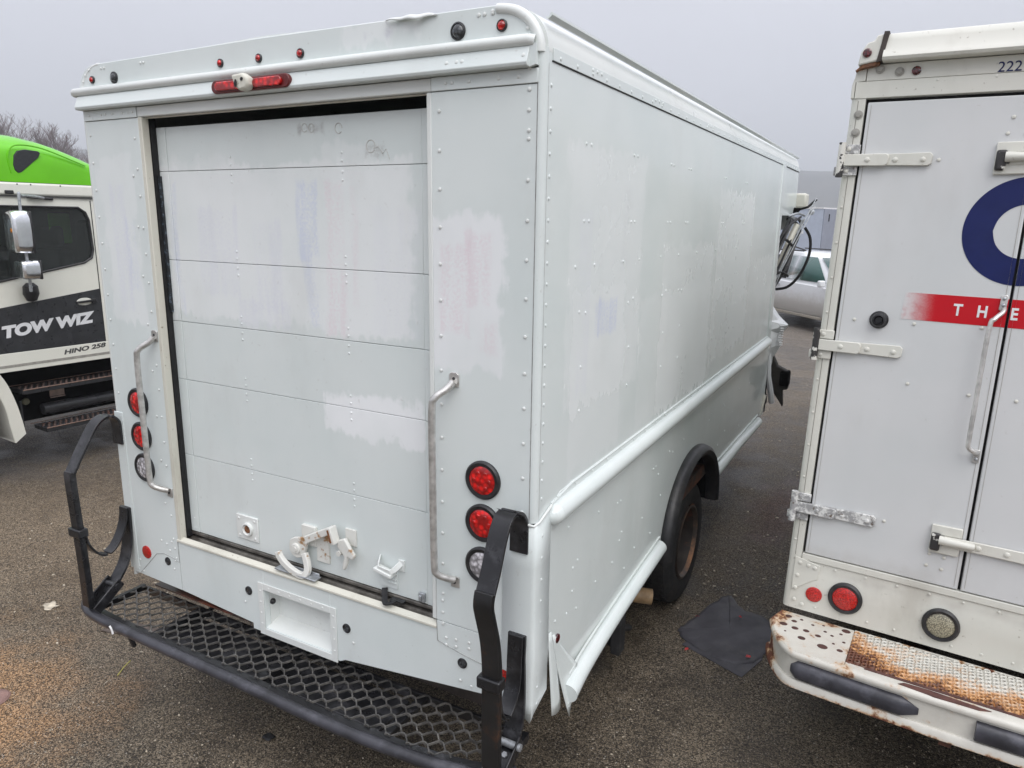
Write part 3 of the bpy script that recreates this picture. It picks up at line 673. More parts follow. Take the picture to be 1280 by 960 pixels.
    g = G(); g.box(-.742, -.655, .060, .066, .962, 1.03); g.box(-.70, -.66, .055, .061, 1.0, 1.008); g.box(-.70, -.66, .055, .061, .985, .992); g.build('lower_plate', M['door'], H, bevel=.0015)
    # frayed black strap lying on the sill
    g = G(); g.sweep(smooth_path([(-.72, .058, .955), (-.70, .03, .935), (-.67, .0, .926), (-.645, .01, .934), (-.66, .04, .93), (-.61, .045, .925)], 5), [(-.012, -.002), (.012, -.002), (.012, .002), (-.012, .002)]); g.build('pull_strap', M['rubber'], van)
    g = G(); g.box(-.545, -.515, .052, .063, .945, .985); g.box(-.54, -.528, .045, .055, .95, .975); g.build('roller_bracket', M['galv'], d, bevel=.002)
    # door-top scrawl of old numbers
    g = G()
    for (x, z, r) in ((-1.055, 2.785, .014), (-1.02, 2.783, .014), (-.885, 2.776, .017), (-.735, 2.707, .020)):
        g.tube([(x+r*math.cos(R(a)), .0655, z+r*1.1*math.sin(R(a))) for a in range(0, 330, 20)], .0016, 5)
    g.tube([(-.72, .0655, 2.70), (-.70, .0655, 2.705), (-.68, .0655, 2.68), (-.665, .0655, 2.695), (-.65, .0655, 2.66)], .0013, 5)
    g.build('scrawled_digits', simple('faded marker', (.53, .525, .50), .6), d)
van_door()

def van_fittings():
    # grab handles
    for k, (x0, zt, zb) in enumerate(((-.34, 1.872, 1.135), (-1.985, 1.885, 1.165))):
        s = -1
        p = smooth_path([(x0+.01, -.012, zt+.02), (x0-.005, -.03, zt-.005), (x0-.035, -.06, zt-.035), (x0-.045, -.066, zt-.085), (x0-.045, -.066, zt-.35), (x0-.042, -.066, zb+.08), (x0-.035, -.062, zb+.03), (x0-.01, -.04, zb+.008), (x0+.012, -.014, zb-.005)], 5)
        g = G(); g.tube(p, .0135, 12); h = g.build('grab_handle', M['steel'], van)
        g = G(); g.ext([(x0-.012, zt), (x0+.028, zt), (x0+.028, zt+.045), (x0+.018, zt+.052), (x0-.002, zt+.052), (x0-.012, zt+.045)], 'y', -.006, 0); g.build('mounting_pad', M['steel'], h, bevel=.002); g = G(); g.ext([(x0-.008, zb-.042), (x0+.028, zb-.042), (x0+.028, zb+.002), (x0-.008, zb+.002)], 'y', -.006, 0); g.build('mounting_pad', M['steel'], h, bevel=.002)
        g = G()
        for z in (zt+.03, zb-.022): g.rivet((x0+.008, -.006, z), (0, -1, 0), .007, .006)
        g.build('bolts', M['rubber'], h, kind='stuff')
    # stacked lamps
    for x, zz in ((-.211, (1.544, 1.380, 1.213)), (-2.150, (1.570, 1.401, 1.241))):
        for i, z in enumerate(zz):
            e = bpy.data.objects.new('tail_lamp' if i < 2 else 'reversing_lamp', None); COL.objects.link(e); e.parent = van
            G().lathe((x, 0, z), (0, -1, 0), [(.072, 0), (.072, .008), (.066, .014), (.054, .012), (.052, .006)], 36, cap1=False).build('grommet', M['rubber'], e)
            G().lathe((x, 0, z), (0, -1, 0), [(.0535, .0), (.0535, .009), (.045, .013), (.02, .016), (.004, .0165)], 32).build('lens', M['red' if i < 2 else 'clear'], e)
            g = G()
            for q in range(7):
                a = 2*PI*q/6; rr = .0 if q == 6 else .03
                g.rivet((x+rr*math.cos(a), -.0145, z+rr*math.sin(a)), (0, -1, 0), .010, .003)
            g.build('led', M['red' if i < 2 else 'clear'], e, kind='stuff')
    # clearance markers along the header
    for x, z, r, m, nm in ((-2.24, 3.033, .014, 'red', 'marker_lamp'), (-1.414, 3.033, .014, 'red', 'marker_lamp'), (-1.204, 3.033, .014, 'red', 'marker_lamp'), (-.992, 3.031, .015, 'red', 'marker_lamp'), (-.151, 3.036, .016, 'red', 'marker_lamp'), (-2.085, 3.031, .021, 'grey', 'camera_port'), (-.312, 3.036, .024, 'grey', 'camera_port')):
        e = bpy.data.objects.new(nm, None); COL.objects.link(e); e.parent = van
        G().lathe((x, 0, z), (0, -1, 0), [(r*1.15, 0), (r*1.15, .005), (r*.92, .008), (r*.85, .004)], 22, cap1=False).build('grommet', M['rubber'], e)
        G().lathe((x, 0, z), (0, -1, 0), [(r*.88, 0), (r*.88, .006), (r*.6, .012), (r*.2, .015)], 20).build('lens', M[m], e)
    # third brake light bar and its white cover cap
    e = bpy.data.objects.new('brake_light_bar', None); COL.objects.link(e); e.parent = van
    def stad(x0, x1, zc, h): return [(x1+h*math.cos(R(a)), zc+h*math.sin(R(a))) for a in range(-90, 91, 15)]+[(x0+h*math.cos(R(a)), zc+h*math.sin(R(a))) for a in range(90, 271, 15)]
    g = G(); g.ext(stad(-1.40, -1.035, 2.937, .024), 'y', -.046, -.028); g.build('base', simple('dark red housing', (.13, .012, .012), .35), e, bevel=.003)
    g = G(); g.ext(stad(-1.38, -1.235, 2.937, .016), 'y', -.056, -.045); g.ext(stad(-1.175, -1.06, 2.937, .016), 'y', -.056, -.045); g.build('lens', M['red'], e, bevel=.003)
    g = G(); g.ext([(-1.28, 2.968), (-1.22, 2.972), (-1.19, 2.955), (-1.188, 2.93), (-1.20, 2.913), (-1.235, 2.908), (-1.26, 2.925)], 'y', -.078, -.04); g.build('lamp_shroud', M['worn'], e, bevel=.010, seg=3)
    g = G(); g.lathe((-1.252, -.0785, 2.937), (-.3, -1, 0), [(.014, 0), (.009, .001)], 12); g.lathe((-1.218, -.0785, 2.95), (0, -1, .2), [(.008, 0), (.005, .001)], 10); g.build('bulb_holes', M['seal'], e, kind='stuff')
    # reflectors
    for x, z in ((-2.209, .775), (-.117, .785)):
        G().lathe((x, 0, z), (0, -1, 0), [(.034, 0), (.034, .004), (.030, .006)], 28).build('reflector', M['redflat'], van)
    # sensors in apron
    for x, z in ((-2.046, .765), (-1.474, .762), (-.885, .748), (-.301, .777)):
        e = bpy.data.objects.new('parking_sensor', None); COL.objects.link(e); e.parent = van
        G().lathe((x, .001, z), (0, -1, 0), [(.021, 0), (.021, .004), (.016, .006), (.014, .002)], 20, cap1=False).build('ring', M['rubber'], e)
        G().lathe((x, .001, z), (0, -1, 0), [(.014, 0), (.014, .003), (.006, .005)], 16).build('disc', M['grey'], e)
    G().lathe((.0, .21, .865), (1, 0, 0), [(.02, 0), (.018, .006), (.008, .01)], 14).build('side_marker', M['dred'], van)
    # rivets
    rnd = random.Random(7); g = G(); rear = []
    z = 2.97
    for k in range(12): rear.append((-.052, 2.965-.06*k if k < 5 else 2.70-.125*(k-5)))
    for k in range(9): rear.append((-.052, 1.86-.125*k-.03))
    for k in range(16): rear.append((-.388, 2.80-.125*k))
    for k in range(3): rear.append((-.39, 1.02-.05*k))
    for x in (-.36, -.335, -.27, -.16, -.09): rear.append((x, 2.884))
    for x in (-2.29, -2.2, -2.17, -2.12, -2.05, -2.01, -1.98): rear.append((x, 2.884))
    for k in range(17): rear.append((-1.985, 2.78-.125*k+rnd.uniform(-.01, .01)))
    for k in range(8): rear.append((-2.02, 2.62-.22*k))
    for k in range(18): rear.append((-2.30, 2.80-.12*k))
    for x, z in ((-2.02, .83), (-2.04, .86), (-2.0, .88), (-1.98, .85), (-2.08, .87), (-1.975, .80), (-2.25, .66), (-2.28, .68), (-2.27, .72), (-2.0, .735), (-1.50, .70), (-.375, .865), (-.375, .835), (-.33, .87), (-.33, .84), (-.27, .875), (-.27, .85), (-.21, .88), (-.21, .86), (-.85, .69), (-.31, .70), (-.26, .69), (-.24, 1.0), (-.065, 1.17), (-.065, 1.05), (-.065, 1.28), (-.065, .95)): rear.append((x, z))
    for x in (-2.17, -2.15, -1.9, -1.88, -.235, -.215, -.185): rear.append((x, 3.075))
    for x, z in ((-.185, 3.08), (-.128, 3.078), (-.098, 3.066), (-.075, 3.045), (-.062, 3.02), (-.055, 2.995)): rear.append((x, z))
    for x, z in ((-2.325, 3.0), (-2.31, 3.03), (-2.29, 3.055), (-2.26, 3.075)): rear.append((x, z))
    for x, z in rear: g.rivet((x, -.001 if z < 2.86 or z > 2.972 else -.004, z), (0, -1, 0), .0078 if x > -1 else .0068, .0045)
    for x in (-.338, -.30, -.28, -.06): g.rivet((x, -.030, 2.938), (0, -1, .3), .008, .004)
    for k in range(7): g.rivet((-1.40+.07*k, 0, .572+.006), (0, -1, 0), .004, .003)
    for x in (-1.395, -.955):
        for k in range(4): g.rivet((x, -.004, .62+.055*k), (0, -1, 0), .0055, .003)
    for k in range(6): g.rivet((-1.34+.065*k, -.004, .808), (0, -1, 0), .0055, .003)
    g.build('rivets', M['trim'], van, kind='stuff', label='rivets on the rear sheets')
    g = G(); side = []
    for k in range(40): side.append((.10+.13*k, 2.945, .004))
    for y in (.36, .40, .44, 1.05, 1.10, 1.15, 1.95, 2.0, 2.05, 2.7, 2.76): side.append((y, 2.957, .004))
    for y in (.358, 1.355): pass
    for y in (.358, .85, 1.36, 1.665, 2.45, 3.06):
        for dy in (-.022, .022): side += [(y+dy, 2.715, 0), (y+dy, 2.452, 0)]
    for y in (.272, .448, .755, .953, 1.258, 1.55, 1.9, 2.333, 2.9, 3.4): side.append((y, 2.293, 0))
    for y in (.35, .868, 1.345, 1.618, 2.453, 3.0):
        for dy in (-.03, .03): side.append((y+dy, 2.118+.012*rnd.uniform(-1, 1), 0))
    for y in (.35, .87, 1.36, 1.65, 2.4, 3.0):
        for z in (1.92, 1.75): side.append((y, z, 0))
    for k in range(26): side.append((.17+.165*k, 1.466+.0005*k, .004))
    for k in range(21): side.append((.045, 2.86-.068*k, .0))
    for k in range(6): side.append((.05, 1.36-.085*k, .004))
    for k in range(4): side.append((.035+.0*k, .9-.07*k, .004))
    for y, z in ((.287, 1.30), (.344, 1.104), (.39, 1.119), (.83, 1.209), (.871, 1.206), (.877, 1.007), (.904, 1.04), (1.347, 1.216), (1.386, 1.218), (1.438, 1.158), (.964, .83), (.793, .934), (.594, .93), (1.621, 1.234), (1.686, 1.212), (.344, 1.003), (.391, .905), (.295, .928), (.189, .95), (1.1, .88), (1.2, 1.0), (1.5, 1.02), (1.35, .86), (2.5, 1.2), (2.55, 1.23), (2.9, 1.22), (2.94, 1.2), (3.2, 1.1), (3.4, 1.23), (3.45, 1.2), (3.0, 1.0), (3.8, 1.2), (2.8, .95), (3.5, .92), (.6, 1.25), (1.9, 1.23)): side.append((y, z, .0))
    for y, z, x in side: g.rivet((x, y, z), (1, 0, 0), .0075, .0045)
    g.build('rivets', M['side'], van, kind='stuff', label='rivets on the side sheets')
    # wheel
    def wheel(x, y, z, rr, name='wheel'):
        e = bpy.data.objects.new(name, None); COL.objects.link(e); e.parent = van
        pr = [(rr*.60, -.01), (rr*.66, .002), (rr*.86, .004), (rr*.95, -.012), (rr, -.035), (rr, -.20), (rr*.95, -.22), (rr*.6, -.225)]
        G().lathe((x, y, z), (1, 0, 0), pr, 44, False, False).build('tyre', M['tyre'], e)
        g = G()
        for k in range(56):
            a = 2*PI*k/56
            for (o, wd) in ((-.06, .035), (-.12, .03), (-.175, .035)):
                c = (x+o, y+math.cos(a+o)*rr, z+math.sin(a+o)*rr); g.obox(c, (1, 0, 0), (0, -math.sin(a+o), math.cos(a+o)), (0, math.cos(a+o), math.sin(a+o)), wd*.5, .016, .005)
        g.build('tread_blocks', M['tyre'], e, kind='stuff')
        G().lathe((x, y, z), (1, 0, 0), [(rr*.60, -.006), (rr*.62, .0), (rr*.58, .0), (rr*.56, -.02), (rr*.54, -.11), (rr*.40, -.13), (rr*.2, -.135)], 40, False, True).build('rim', M['frame'], e)
        G().lathe((x, y, z), (1, 0, 0), [(rr*.565, -.02), (rr*.60, .004), (rr*.575, .006), (rr*.545, -.02)], 40, False, False).build('rim_ring', simple('rust tinted rim ring', (.07, .055, .045), .5, 0, .4, .001, 5, (.42, .20, .09), .95), e)
        g = G(); g.lathe((x, y, z), (1, 0, 0), [(.07, -.13), (.065, -.06), (.03, -.05)], 20, False, True)
        for k in range(8):
            a = 2*PI*k/8; g.lathe((x-.13, y+.11*math.cos(a), z+.11*math.sin(a)), (1, 0, 0), [(.014, 0), (.014, .022)], 6)
        g.build('hub', M['frame'], e)
    wheel(-.03, 2.27, .435, .40); wheel(-.29, 2.27, .435, .40); wheel(-2.32+.2, 2.27, .435, .40)
    # chassis, exhaust, mud flap
    g = G(); g.box(-1.95, -1.83, .1, 5.2, .55, .70); g.box(-.55, -.43, .4, 5.2, .50, .65); g.box(-2.30, -1.5, .21, .29, .47, .60); g.box(-1.5, -.2, .12, .18, .52, .58)
    g.build('chassis', M['frame'], van, bevel=.004)
    g = G(); g.lathe((-.6, 2.27, .435), (1, 0, 0), [(.06, -1.2), (.06, .5)], 14); g.lathe((-1.2, 2.27, .435), (1, 0, 0), [(.15, -.18), (.2, 0), (.15, .18)], 20); g.build('rear_axle', M['frame'], van)
    g = G(); g.lathe((-.40, 1.66, .285), (1, .45, -.12), [(.047, 0), (.047, .33), (.040, .33), (.040, .05)], 24, True, True); g.build('exhaust_pipe', M['tan'], van)
    g = G(); g.box(-.14, -.09, 1.22, 1.30, .18, .58); g.tube([(-.12, 1.18, .56), (-.11, 1.30, .30), (-.11, 1.42, .24)], .02, 8); g.build('spring_hanger', M['mud'], van, kind='stuff')
    g = G(); g.grid(lambda u, v_: (-.14-.26*u, 1.27+.05*u+.02*math.sin(v_*3), .60-.42*v_+.02*math.sin(u*4)), 5, 6); g.build('mud_flap', M['mud'], van, solid=.012)
van_fittings()

def rear_step():
    st = bpy.data.objects.new('rear_step', None); COL.objects.link(st); st.parent = van
    front = smooth_path([(-2.50, -.165, .50), (-2.44, -.205, .498), (-2.30, -.232, .495), (-1.96, -.236, .492), (-1.3, -.240, .49), (-.8, -.245, .488), (-.43, -.232, .49), (-.2, -.205, .492), (-.06, -.16, .495), (.0, -.11, .498)], 6)
    G().tube(front, .024, 14).build('front_tube', simple('scuffed wet tube with painted sheen', (.035, .035, .042), .34, 0, .4, .0006, 9, (.12, .12, .14), .6), st)  # scuffs and a bluish sky sheen are both mixed into the colour
    fl = [(p.x, p.y+.036, p.z+.006) for p in front[4:-4]]
    g = G(); g.sweep(fl, [(-.018, -.003), (.022, -.003), (.022, .003), (-.018, .003)]); g.build('front_flange', M['black'], st, bevel=.001)
    g = G(); g.box(-2.40, -.06, .085, .10, .45, .492); g.box(-2.41, -2.385, -.17, .09, .475, .505); g.box(-.075, -.05, -.14, .09, .475, .505)
    for x in (-1.95, -1.25, -.55): g.box(x-.02, x+.02, -.21, .085, .462, .486)
    g.build('step_frame', M['black'], st, bevel=.002, kind='stuff')
    g = G(); g.box(-2.33, -1.60, .102, .20, .505, .515); g.build('rusty_crossmember', M['rustplate'], van, bevel=.002)
    g = G(); g.box(-1.97, -.62, -.13, .083, .36, .44); g.build('under_step_shade_block', M['black'], st, bevel=.006)  # black block added to darken the view down through the grating
    # expanded-metal grating: every strand zigzags and meets its neighbours
    g = G(); pitch = .102; rows = 9; dy = .0335
    for r_ in range(rows):
        y0 = -.205+dy*r_; pts = []; n = 0
        x = -2.385
        steps = int((2.385-.07)/(pitch/8))
        for i in range(steps+1):
            ph = i/8.0+(.5 if r_ % 2 else 0)
            s_ = math.sin(2*PI*ph); q = (1 if s_ > 0 else -1)*abs(s_)**.75
            yy = y0+q*dy*.5; zz = .499+.006*math.cos(2*PI*ph)*0+.004*q
            xx = x+i*pitch/8
            lim = -.205+.0*xx
            if xx < -2.25: lim = -.205+(-2.25-xx)*.35
            if xx > -.25: lim = -.19+(xx+.25)*.45
            if yy < lim+.012: 
                if len(pts) > 2: g.sweep(pts, [(-.0028, -.004), (.0028, -.004), (.0028, .004), (-.0028, .004)])
                pts = []; continue
            pts.append((xx, yy, zz))
        if len(pts) > 2: g.sweep(pts, [(-.0028, -.004), (.0028, -.004), (.0028, .004), (-.0028, .004)])
    g.build('grating', simple('worn black grating', (.075, .072, .068), .35, 0, .4, .001, 30, (.20, .19, .17), .7), st, kind='stuff', smooth=False)
    # support struts beneath the left end
    g = G(); g.tube([(-2.0, -.2, .47), (-2.02, -.12, .40), (-2.0, .05, .38), (-1.9, .15, .5)], .012, 8); g.tube([(-2.14, -.205, .47), (-2.12, -.19, .42), (-2.13, -.17, .36)], .012, 8); g.build('hanger', M['black'], st)
    g = G(); g.sweep([(-2.16, -.262, .508), (-2.145, -.262, .492), (-2.14, -.262, .47)], [(-.004, -.002), (.004, -.002), (.004, .002), (-.004, .002)]); g.build('paint_chip', M['white'], st)
    # hoops
    for side, xc in ((0, -2.335), (1, -.058)):
        h = bpy.data.objects.new('step_hoop', None); COL.objects.link(h); h.parent = van
        top = [(0, -.008, 1.305), (0, -.008, 1.405), (0, -.022, 1.445), (0, -.052, 1.474), (0, -.09, 1.484), (0, -.128, 1.468), (0, -.165, 1.41), (0, -.205, 1.315), (0, -.245, 1.24)]
        if side == 0: top = [(0, -.008, 1.335), (0, -.008, 1.43), (0, -.02, 1.468), (0, -.05, 1.49), (0, -.09, 1.484), (0, -.128, 1.455), (0, -.18, 1.38), (0, -.225, 1.31), (0, -.258, 1.255)]
        top = smooth_path([(xc, p[1], p[2]) for p in top], 3)
        g = G(); g.sweep(top, [(-.036, -.006), (.036, -.006), (.036, .006), (-.036, .006)], upv=(0, 0, 1) if False else (0, -1, .01)); g.build('hook_bar', M['black'], h, bevel=.002, angle=40)
        if side == 0: up_ = [(xc, -.258, 1.262), (xc, -.262, 1.22), (xc, -.256, 1.0), (xc, -.25, .75), (xc, -.25, .56)]
        else: up_ = [(xc, -.240, 1.26), (xc, -.250, 1.215), (xc, -.236, 1.16), (xc, -.206, 1.06), (xc+.004, -.198, .95), (xc+.002, -.195, .80), (xc, -.19, .55)]
        g = G(); g.sweep(smooth_path(up_, 4), [(-.034, -.013), (.034, -.013), (.038, 0), (.034, .013), (-.034, .013), (-.038, 0)] if side else [(-.027, -.015), (.027, -.015), (.03, 0), (.027, .015), (-.027, .015), (-.03, 0)], upv=(0, -1, .01)); g.build('upright', M['blackrust'] if side else M['black'], h, bevel=.003, angle=45)
        # rear strap bolted to the body, sweeping down to the pivot
        yk = .0
        rs = smooth_path([(xc, -.009, 1.0), (xc, -.012, .90), (xc, -.022, .80), (xc, -.05, .71), (xc, -.10, .64), (xc, -.15, .58)], 4) if side == 0 else smooth_path([(xc, -.009, .985), (xc, -.012, .88), (xc+.003, -.014, .78), (xc+.006, -.022, .68), (xc+.006, -.045, .60), (xc+.004, -.08, .545)], 4)
        g = G(); g.sweep(rs, [(-.036, -.007), (.036, -.007), (.036, .007), (-.036, .007)], upv=(0, -1, .01)); g.build('rear_strap', M['black'], h, bevel=.002, angle=40)
        yu = -.256 if side == 0 else -.198
        cs = smooth_path([(xc, yu+.016, .95), (xc, yu+.035, .87), (xc, yu+.085, .805), (xc, yu+.14, .80), (xc, yu+.19, .85), (xc, -.03, .93), (xc, -.02, 1.0)], 4)
        if side: cs = smooth_path([(xc, yu+.016, .90), (xc, yu+.03, .78), (xc, yu+.07, .715), (xc, yu+.12, .725), (xc, -.035, .80), (xc, -.028, .90), (xc, -.022, .985)], 4)
        g = G(); g.sweep(cs, [(-.03, -.005), (.03, -.005), (.03, .005), (-.03, .005)], upv=(0, -1, .01)); g.build('cross_strap', M['black'], h, bevel=.002, angle=40)
        zc = .955 if side == 0 else .90
        g = G(); g.box(xc-.046, xc+.046, yu-.024, yu+.024, zc-.022, zc+.022); g.build('clamp', M['black'], h, bevel=.006)
        # pivot channel
        c = Vector((xc, -.155, .565) if side == 0 else (xc+.01, -.125, .535)); a = Vector((0, .78, .55)).normalized() if side == 0 else Vector((0, .75, .45)).normalized(); n_ = Vector((1, 0, 0)).cross(a)
        g = G(); g.obox(c, a, (1, 0, 0), n_, .085, .042, .004); g.obox(c+Vector((.042, 0, 0))+n_*.025, a, (1, 0, 0), n_, .085, .004, .026); g.obox(c-Vector((.042, 0, 0))+n_*.025, a, (1, 0, 0), n_, .085, .004, .026)
        g.build('pivot_bracket', M['black'], h, bevel=.003)
        g = G(); g.lathe(c+a*.055+n_*.03-Vector((.056, 0, 0)), (1, 0, 0), [(.014, 0), (.014, .112)], 14); g.lathe(c+a*.02+n_*.005, n_, [(.013, 0), (.011, .008)], 6); g.lathe(c-a*.045+n_*.005, n_, [(.013, 0), (.011, .008)], 6); g.build('pivot_bolts', M['galv'] if side else M['black'], h, kind='stuff')
rear_step()

def damage():
    # wreckage where the cab has been torn open
    g = G(); g.tube([(-.10, 4.9, 1.75), (-.03, 5.0, 2.05), (.10, 5.2, 2.45), (.19, 5.3, 2.70)], .0055, 8); g.tube([(-.085, 4.9, 1.75), (-.012, 5.0, 2.05), (.125, 5.2, 2.45), (.18, 5.3, 2.62)], .0045, 8)
    g.build('bent_strut', M['galv'], van)
    g = G(); g.tube(smooth_path([(-.08, 5.0, 1.95), (-.02, 5.1, 2.2), (.05, 5.2, 2.45)], 3), .028, 8); g.build('bent_strut', M['worn'], van, label='peeled grey strut')
    g = G(); g.tube([(-.22, 5.0, 1.85), (-.10, 5.15, 2.20), (.0, 5.25, 2.52)], .03, 8); g.build('bent_strut', M['galv'], van)
    g = G(); g.tube([(-.12, 4.95, 1.72), (-.02, 5.1, 2.10), (.07, 5.2, 2.36)], .022, 8); g.tube([(.19, 5.3, 2.68), (.12, 5.3, 2.61), (.03, 5.3, 2.58), (.0, 5.3, 2.60)], .012, 6); g.tube([(-.06, 5.3, 2.50), (.05, 5.3, 2.50), (.09, 5.3, 2.44)], .016, 6); g.build('wiring_loom', M['rubber'], van)
    g = G(); g.ext([(4.62, 2.52), (5.2, 2.53), (5.0, 2.2), (4.75, 1.7), (4.62, 1.5)], 'x', -.16, -.12); g.build('dark_interior_filler', M['dark'], van)  # black plate added to fill the opening with the shade of the interior
    for k, (p, rr, m_) in enumerate((
        ([(-.12, 4.75, 2.05), (-.03, 4.95, 2.3), (.02, 5.1, 2.5)], .014, 'black'), ([(-.1, 4.8, 1.8), (-.02, 5.05, 2.08), (.06, 5.2, 2.38), (.10, 5.25, 2.5)], .012, 'galv'),
        ([(-.06, 5.0, 1.9), (.02, 5.1, 2.1), (.055, 5.2, 2.3)], .016, 'black'), ([(-.02, 5.1, 2.52), (.05, 5.2, 2.55), (.10, 5.3, 2.53)], .010, 'galv'),
        ([(-.09, 4.9, 1.98), (-.02, 5.0, 2.02), (.03, 5.1, 1.98)], .012, 'black'), ([(-.1, 4.7, 1.9), (-.08, 4.7, 1.7), (-.05, 4.68, 1.5)], .014, 'galv'),
        ([(-.02, 5.3, 2.48), (.06, 5.3, 2.42), (.04, 5.3, 2.3), (-.03, 5.2, 2.2)], .009, 'rubber'))):
        G().tube(smooth_path(p, 4), rr, 7).build('bent_bracket', M[m_], van)
    for k, (p, rr) in enumerate((([(-.08, 4.75, 2.2), (.0, 5.0, 2.42), (.08, 5.2, 2.52)], .011), ([(.0, 5.2, 2.50), (.08, 5.25, 2.40), (.02, 5.2, 2.18), (-.06, 5.0, 2.05)], .010), ([(-.1, 4.8, 2.28), (-.02, 5.0, 2.32), (.04, 5.1, 2.26)], .013), ([(-.07, 4.9, 1.95), (.01, 5.1, 2.26), (.05, 5.2, 2.44)], .010))):
        G().tube(smooth_path(p, 4), rr, 7).build('torn_cable', M['rubber'], van)
    g = G(); g.lathe((.155, 5.3, 2.565), (.3, -1, .1), [(.028, 0), (.026, .01), (.01, .014)], 14); g.build('small_mirror', M['galv'], van)
    g = G(); g.ext([(.0, 2.60), (.07, 2.60), (.11, 2.615), (.06, 2.585), (.02, 2.54), (-.01, 2.55)], 'y', 5.28, 5.32); g.build('torn_bracket', M['dark'], van)
    hose = smooth_path([(.12, 5.25, 2.42), (.165, 5.3, 2.33), (.175, 5.3, 2.2), (.14, 5.3, 2.06), (.08, 5.3, 1.94), (.0, 5.3, 1.86), (-.10, 5.3, 1.835)], 6)
    G().tube(hose, .0135, 10).build('hose', M['rubber'], van)
    g = G(); g.box(-.02, .085, 5.42, 5.6, 2.60, 2.74); g.build('roof_lamp_housing', M['worn'], van, bevel=.02)
    # crumpled lower door sheet
    pts = [[(-.05, 4.7, 1.72), (-.045, 4.8, 1.7), (-.05, 4.9, 1.72)], [(-.04, 4.66, 1.60), (.02, 4.8, 1.60), (.01, 4.95, 1.62)], [(-.02, 4.66, 1.52), (.115, 4.8, 1.56), (.09, 4.95, 1.55)], [(0, 4.66, 1.44), (.06, 4.82, 1.47), (.05, 4.95, 1.48)], [(.0, 4.66, 1.36), (.07, 4.82, 1.38), (.04, 4.95, 1.40)], [(-.02, 4.66, 1.28), (.015, 4.8, 1.26), (.0, 4.9, 1.30)], [(-.02, 4.66, 1.2), (.0, 4.74, 1.12), (-.01, 4.85, 1.10)]]
    g = G(); g.add([p for r_ in pts for p in r_], [(j*3+i, j*3+i+1, (j+1)*3+i+1, (j+1)*3+i) for j in range(6) for i in range(2)]); g.build('crumpled_panel', M['suvp'], van, solid=.004, smooth=False)
    g = G()
    for k in range(9): g.tube([(.055+.008*math.sin(k), 4.72, 1.56-.022*k), (.085, 4.76, 1.555-.022*k)], .006, 6)
    g.build('torn_rivet_edge', M['letter'], van, kind='stuff')
    g = G(); g.ext([(.0, 1.30), (.06, 1.18), (.15, 1.14), (.17, 1.08), (.165, .97), (.12, .96), (.135, .80), (.05, .92), (.0, 1.0), (-.02, 1.2)], 'y', 4.78, 4.86); g.build('hanging_bumper_piece', simple('dark torn plastic', (.025, .022, .018), .7, 0, .4, .004, 12), van, bevel=.01)
    g = G(); g.box(.09, .172, 4.76, 4.87, 1.0, 1.14); g.build('hanging_lamp', M['dark'], van, bevel=.015)
    g = G(); g.tube([(-.02, 4.72, 1.3), (.0, 4.7, 1.1), (.03, 4.72, .95), (.045, 4.75, .84)], .026, 8); g.build('kick_post', M['suvp'], van)
    g = G(); g.tube([(.01, 4.55, .95), (-.01, 4.5, .80), (-.035, 4.45, .70)], .018, 6); g.build('kick_post', M['worn'], van, label='bent step edge')
    g = G(); g.box(-.3, -.01, 4.63, 4.75, .75, 1.3); g.build('step_well', M['dark'], van)
    g = G(); g.box(-2.33, -.06, 5.42, 5.46, 2.4, 2.97); g.box(-2.33, -.3, 4.9, 4.96, .7, 1.5); g.build('front_cowl', M['trim'], van, bevel=.005)
    g = G(); g.box(-2.3, -.4, 5.0, 6.0, .7, 1.25); g.build('dashboard_wreck', M['dark'], van, bevel=.05)
damage()

